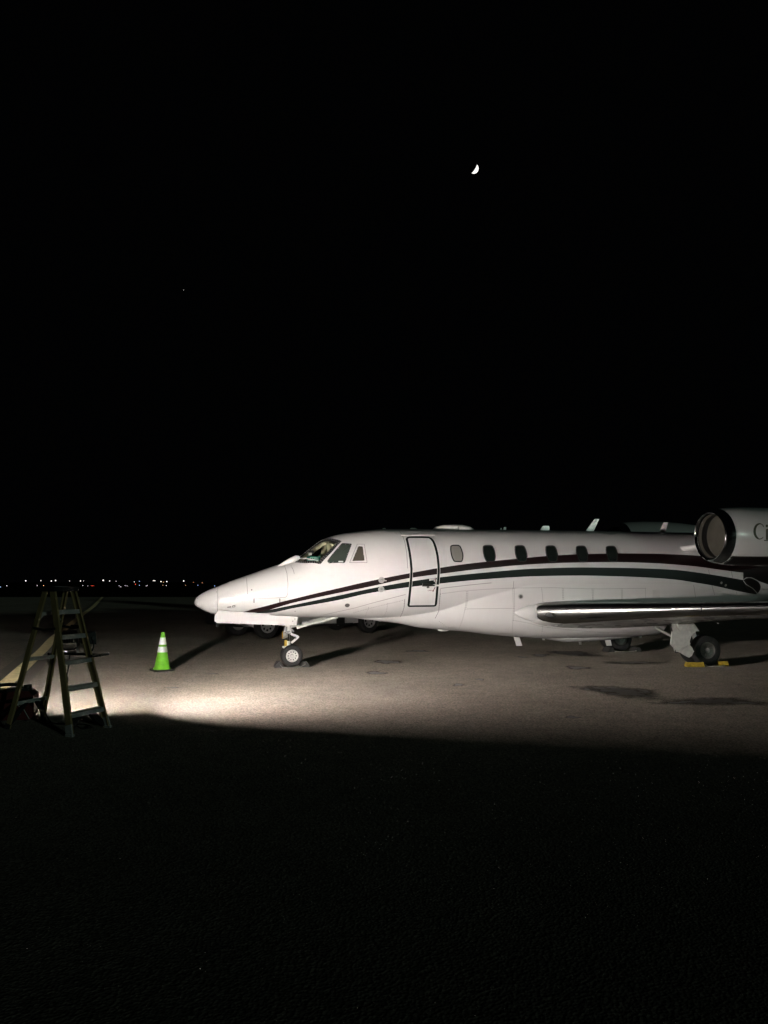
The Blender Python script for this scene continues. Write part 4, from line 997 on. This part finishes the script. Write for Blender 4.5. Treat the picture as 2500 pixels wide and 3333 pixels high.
# local x points the way the lamps face, local y runs along the carrying bar
MB().tube([(0, -.40, .0), (0, .34, .0)], .016, 10).build('cross_bar', black, wlt)
for y in (-.37, .31): MB().tube([(-.13, y, 0), (.15, y, 0)], .016, 10).build('foot_bar', black, wlt)
MB().tube([(0, -.02, 0), (0, -.02, .33)], .012, 10).build('post', alum, wlt)
MB().tube([(0, -.11, .335), (0, .09, .335)], .018, 10).build('carry_handle', black, wlt)
LAMP = []
for y, az, tilt in ((-.20, -R(28), -R(4)), (.13, R(24), R(0))):
    hd_ = empty('lamp_head', (.02, y, .20)); hd_.parent = wlt; hd_.rotation_euler = (0, tilt, az)
    mb = MB()
    mb.prism([V((-.075, sy * .07, sz * .06)) for sy, sz in ((-1, -1), (1, -1), (1, 1), (-1, 1))], (.03, 0, 0))
    # flared shell
    ring = lambda x, a, b: [V((x, sy * a, sz * b)) for sy, sz in ((-1, -1), (1, -1), (1, 1), (-1, 1))]
    R_ = [ring(-.05, .07, .06), ring(.03, .10, .078), ring(.036, .10, .078), ring(.036, .094, .072), ring(.0, .085, .064)]
    mb.add([p for r in R_ for p in r], [(i * 4 + k, i * 4 + (k + 1) % 4, (i + 1) * 4 + (k + 1) % 4, (i + 1) * 4 + k) for i in range(4) for k in range(4)])
    mb.add(ring(.0, .085, .064), [(0, 1, 2, 3)])
    mb.build('housing', black, hd_, False)
    for k in range(7): MB().box((-.085, -.06 + .02 * k, .0), (.03, .005, .12)).build('cooling_fin', black, hd_, False)
    for sy in (-1, 1): MB().tube([(0, sy * .10, 0), (0, sy * .125, 0)], .02, 10).build('knob', black, hd_)
    MB().tube([(0, -.115, 0), (0, -.115, -.1), (0, -.06, -.15), (0, .06, -.15), (0, .115, -.1), (0, .115, 0)], .007, 8).build('yoke', black, hd_)
    MB().box((.004, 0, 0), (.002, .165, .122)).build('bright_panel', emit('lamp_glow', (1, .93, .85), 40), hd_, False)
    ld_ = bpy.data.lights.new('lamp', 'AREA'); lo = bpy.data.objects.new('lamp', ld_); C.objects.link(lo); lo.parent = hd_
    ld_.shape = 'RECTANGLE'; ld_.size = .13; ld_.size_y = .09; ld_.spread = R(140); ld_.energy = 190; ld_.color = (1, .93, .87)
    lo.location = (.012, 0, 0); lo.rotation_euler = (R(90), 0, -R(90)); LAMP.append(lo)
LAMP[0].data.energy = 310; LAMP[1].data.energy = 160; LAMP[0].data.spread = R(108); LAMP[1].data.spread = R(138)

# extension cord: from the lamps down to the ground and over to the generator
cpth = smooth_path([V((-3.75, 8.92, .84)), V((-3.72, 8.84, .72)), V((-3.755, 8.86, .55)), V((-3.73, 8.84, .36)), V((-3.66, 8.82, .12)), V((-3.52, 8.76, .013)), V((-3.42, 8.82, .013)), V((-3.56, 8.98, .013)), V((-3.80, 9.0, .013)), V((-4.02, 9.12, .013)), V((-4.16, 9.22, .14)), V((-4.22, 9.24, .26))], 8)
cord = MB().tube(cpth, .006, 6).build('extension_cord', black); tag(cord, 'thin black power cord hanging from the work light and trailing to the generator', 'cord')
MB().tube([(-3.752, 8.86, .60), (-3.755, 8.86, .57), (-3.753, 8.86, .52), (-3.746, 8.855, .46)], [.012, .024, .022, .01], 8).build('plug_joint', black, cord)

# ================================================================== generator
gen = empty('portable_generator', (-4.62, 9.36, 0), R(14)); gen.scale = (.96, 1, .9); tag(gen, 'red and black portable generator standing behind the stepladder', 'generator')
gp = [(-.26, .03), (.24, .03), (.27, .07), (.285, .2), (.27, .34), (.22, .39), (.10, .40), (-.24, .385), (-.29, .30), (-.29, .1)]
body = MB().prism([V((x, -.15, z)) for x, z in gp], (0, .30, 0)).build('shell', redm, gen, bevel=.025)
MB().prism([V((x, -.158, z)) for x, z in [(-.36, .05), (-.27, .05), (-.27, .38), (-.33, .37), (-.36, .30)]], (0, .316, 0)).build('control_panel', black, gen, bevel=.02)
MB().tube(smooth_path([V((-.30, 0, .36)), V((-.24, 0, .44)), V((-.14, 0, .475)), V((.02, 0, .475)), V((.09, 0, .44)), V((.12, 0, .39))], 4), .024, 10).build('carry_handle', black, gen)
MB().lathe([(.39, .06), (.42, .06), (.43, .045), (.47, .045), (.475, .03), (.475, 0)], (.17, 0, 0), (0, 0, 1), 16).build('fuel_cap', black, gen)
MB().box((.05, 0, .405), (.3, .18, .04)).build('top_cover', black, gen, bevel=.012)
for x in (-.2, .2):
    for y in (-.11, .11): MB().lathe([(0, .03), (.03, .025)], (x, y, 0), (0, 0, 1), 10).build('rubber_foot', rubber, gen)
for t_, x, z, k in (('PREDATOR', .03, .275, .050), ('2000', .03, .215, .055)):
    tv, tf2 = text_mesh(t_); MB().add([V((x + a * k, -.1515, z + b * k)) for a, b in tv], tf2).build('lettering', grey_print, gen, False)
MB().box((-.20, -.1515, .20), (.09, .003, .09)).build('label_plate', grey_print, gen, False)
MB().box((-.10, -.1515, .12), (.13, .003, .05)).box((.04, -.1515, .12), (.1, .003, .055)).build('vent_label', grey_print, gen, False)
MB().tube(smooth_path([V((.02, -.165, .16)), V((.0, -.18, .1)), V((.06, -.185, .06)), V((.13, -.18, .1)), V((.14, -.17, .18)), V((.09, -.165, .22))], 5), .004, 6).build('pull_cord', grey_print, gen)
MB().tube([V((.17, -.165, .16)), V((.24, -.17, .03))], .006, 6).build('side_rib', grey_print, gen)

# ================================================================== far lights along the horizon
whiteL, warmL, redL, blueL = emit('far_white', (1, .93, .84), 2.6), emit('far_warm', (1, .55, .28), 1.8), emit('far_red', (1, .12, .06), 1.6), emit('far_blue', (.45, .65, 1), 1.8)
FAR = [(84, 1890.5, 3.2, 0, 1), (133, 1890, 2.0, 0, 1), (167, 1891, 2.8, 0, 1), (181, 1889.5, 3.2, 0, 1), (226, 1891, 1.5, 0, 1), (262, 1891, 2.6, 0, 1), (272, 1891, 1.4, 0, 1), (336, 1889, 3.8, 0, 1), (357, 1891, 2.4, 0, 1), (378, 1892, 1.4, 0, 1), (437, 1894, 1.8, 0, 1), (454, 1892, 1.8, 3, 1), (499, 1890, 2.2, 0, 1), (504, 1890, 2.4, 0, 1), (524, 1893, 2.8, 0, 1), (532, 1895, 1.8, 1, 1), (543, 1893, 2.8, 0, 1), (598, 1891, 3.2, 0, 1), (630, 1895, 1.2, 1, 1), (658, 1897, 1.6, 1, 1),
       (1, 1912, 2.6, 3, 0), (22, 1906.5, 1.7, 0, 0), (121, 1906, 1.4, 0, 0), (142, 1906, 2.0, 1, 0), (270, 1906, 1.3, 0, 0), (286, 1907, 1.1, 0, 0), (297, 1906.5, 1.5, 2, 0), (301, 1906.5, 1.6, 2, 0), (305, 1906.5, 1.3, 2, 0), (388, 1906, 1.2, 0, 0), (393, 1910, 1.6, 0, 0), (406, 1906, 1.2, 0, 0), (410, 1906, 1.2, 0, 0), (415, 1907, 1.2, 0, 0), (441, 1901.5, 2.3, 2, 0), (454, 1905, 1.8, 3, 0), (476, 1907, 1.4, 0, 0), (480, 1905, 1.2, 0, 0), (530, 1905, 1.5, 1, 0), (541, 1906, 1.3, 0, 0), (604, 1905, 1.4, 1, 0), (644, 1905, 1.8, 3, 0), (699, 1907, 2.2, 3, 0), (829, 1858, .8, 0, 2)][:-1]
LAB = {(0, 1): 'white floodlight on a thin mast along the far horizon', (1, 1): 'orange lamp on a thin mast along the far horizon', (3, 1): 'bluish lamp on a thin mast along the far horizon',
       (0, 0): 'small white ground light on the far airfield', (1, 0): 'small orange ground light on the far airfield', (2, 0): 'small red ground light on the far airfield', (3, 0): 'small blue ground light on the far airfield'}
for px, py, r, c, row in FAR:
    D = 900 if row else 240
    p = at_depth(px, py, D); rr = r * D / FOC * .52
    zg = max(p.z, rr + .05)
    e = empty('mast_light' if row else 'ground_light', (p.x, p.y, 0)); tag(e, LAB[(c, row)], 'light', LAB[(c, row)].replace('a thin mast', 'thin masts') + 's' if False else ('lights on masts along the horizon' if row else 'ground lights on the far airfield'))
    MB().sphere((0, 0, zg), rr, 10, 6).build('lamp', (whiteL, warmL, redL, blueL)[c], e)
    if zg > rr + .06: MB().tube([(0, 0, 0), (0, 0, zg)], .06 if row else .03, 6).build('mast', black, e)

# ================================================================== moon and a star
md = ray(1543, 549).normalized(); MD = 6000; mp = V((0, 0, EYE)) + md * MD
rt = V((1, 0, 0)); upv = md.cross(rt) * -1; upv = rt.cross(md)
lit = (rt * .84 - upv * .54 + md * .10).normalized()
mm = bpy.data.materials.new('moonlit'); mm.use_nodes = True; nt = mm.node_tree; nt.nodes.clear()
out = nt.nodes.new('ShaderNodeOutputMaterial'); em = nt.nodes.new('ShaderNodeEmission'); ge = nt.nodes.new('ShaderNodeNewGeometry'); dt = nt.nodes.new('ShaderNodeVectorMath'); dt.operation = 'DOT_PRODUCT'
dt.inputs[1].default_value = lit; nt.links.new(ge.outputs['Normal'], dt.inputs[0]); mr = nt.nodes.new('ShaderNodeMapRange'); mr.inputs[1].default_value = -.02; mr.inputs[2].default_value = .12; mr.inputs[3].default_value = .0; mr.inputs[4].default_value = 1.6
nt.links.new(dt.outputs['Value'], mr.inputs[0]); nt.links.new(mr.outputs[0], em.inputs[1]); em.inputs[0].default_value = (1, .97, .93, 1); nt.links.new(em.outputs[0], out.inputs[0])
mo = MB().sphere((0, 0, 0), 13.2 * MD / FOC, 48, 32).build('moon', mm, None, 'all'); mo.location = mp; tag(mo, 'bright half moon high in the black sky', 'moon')
sp_ = V((0, 0, EYE)) + ray(598, 944).normalized() * 6000
so = MB().sphere((0, 0, 0), 2.2, 10, 6).build('star', emit('starlight', (1, .95, .9), .6)); so.location = sp_; tag(so, 'single faint star in the black sky', 'star')
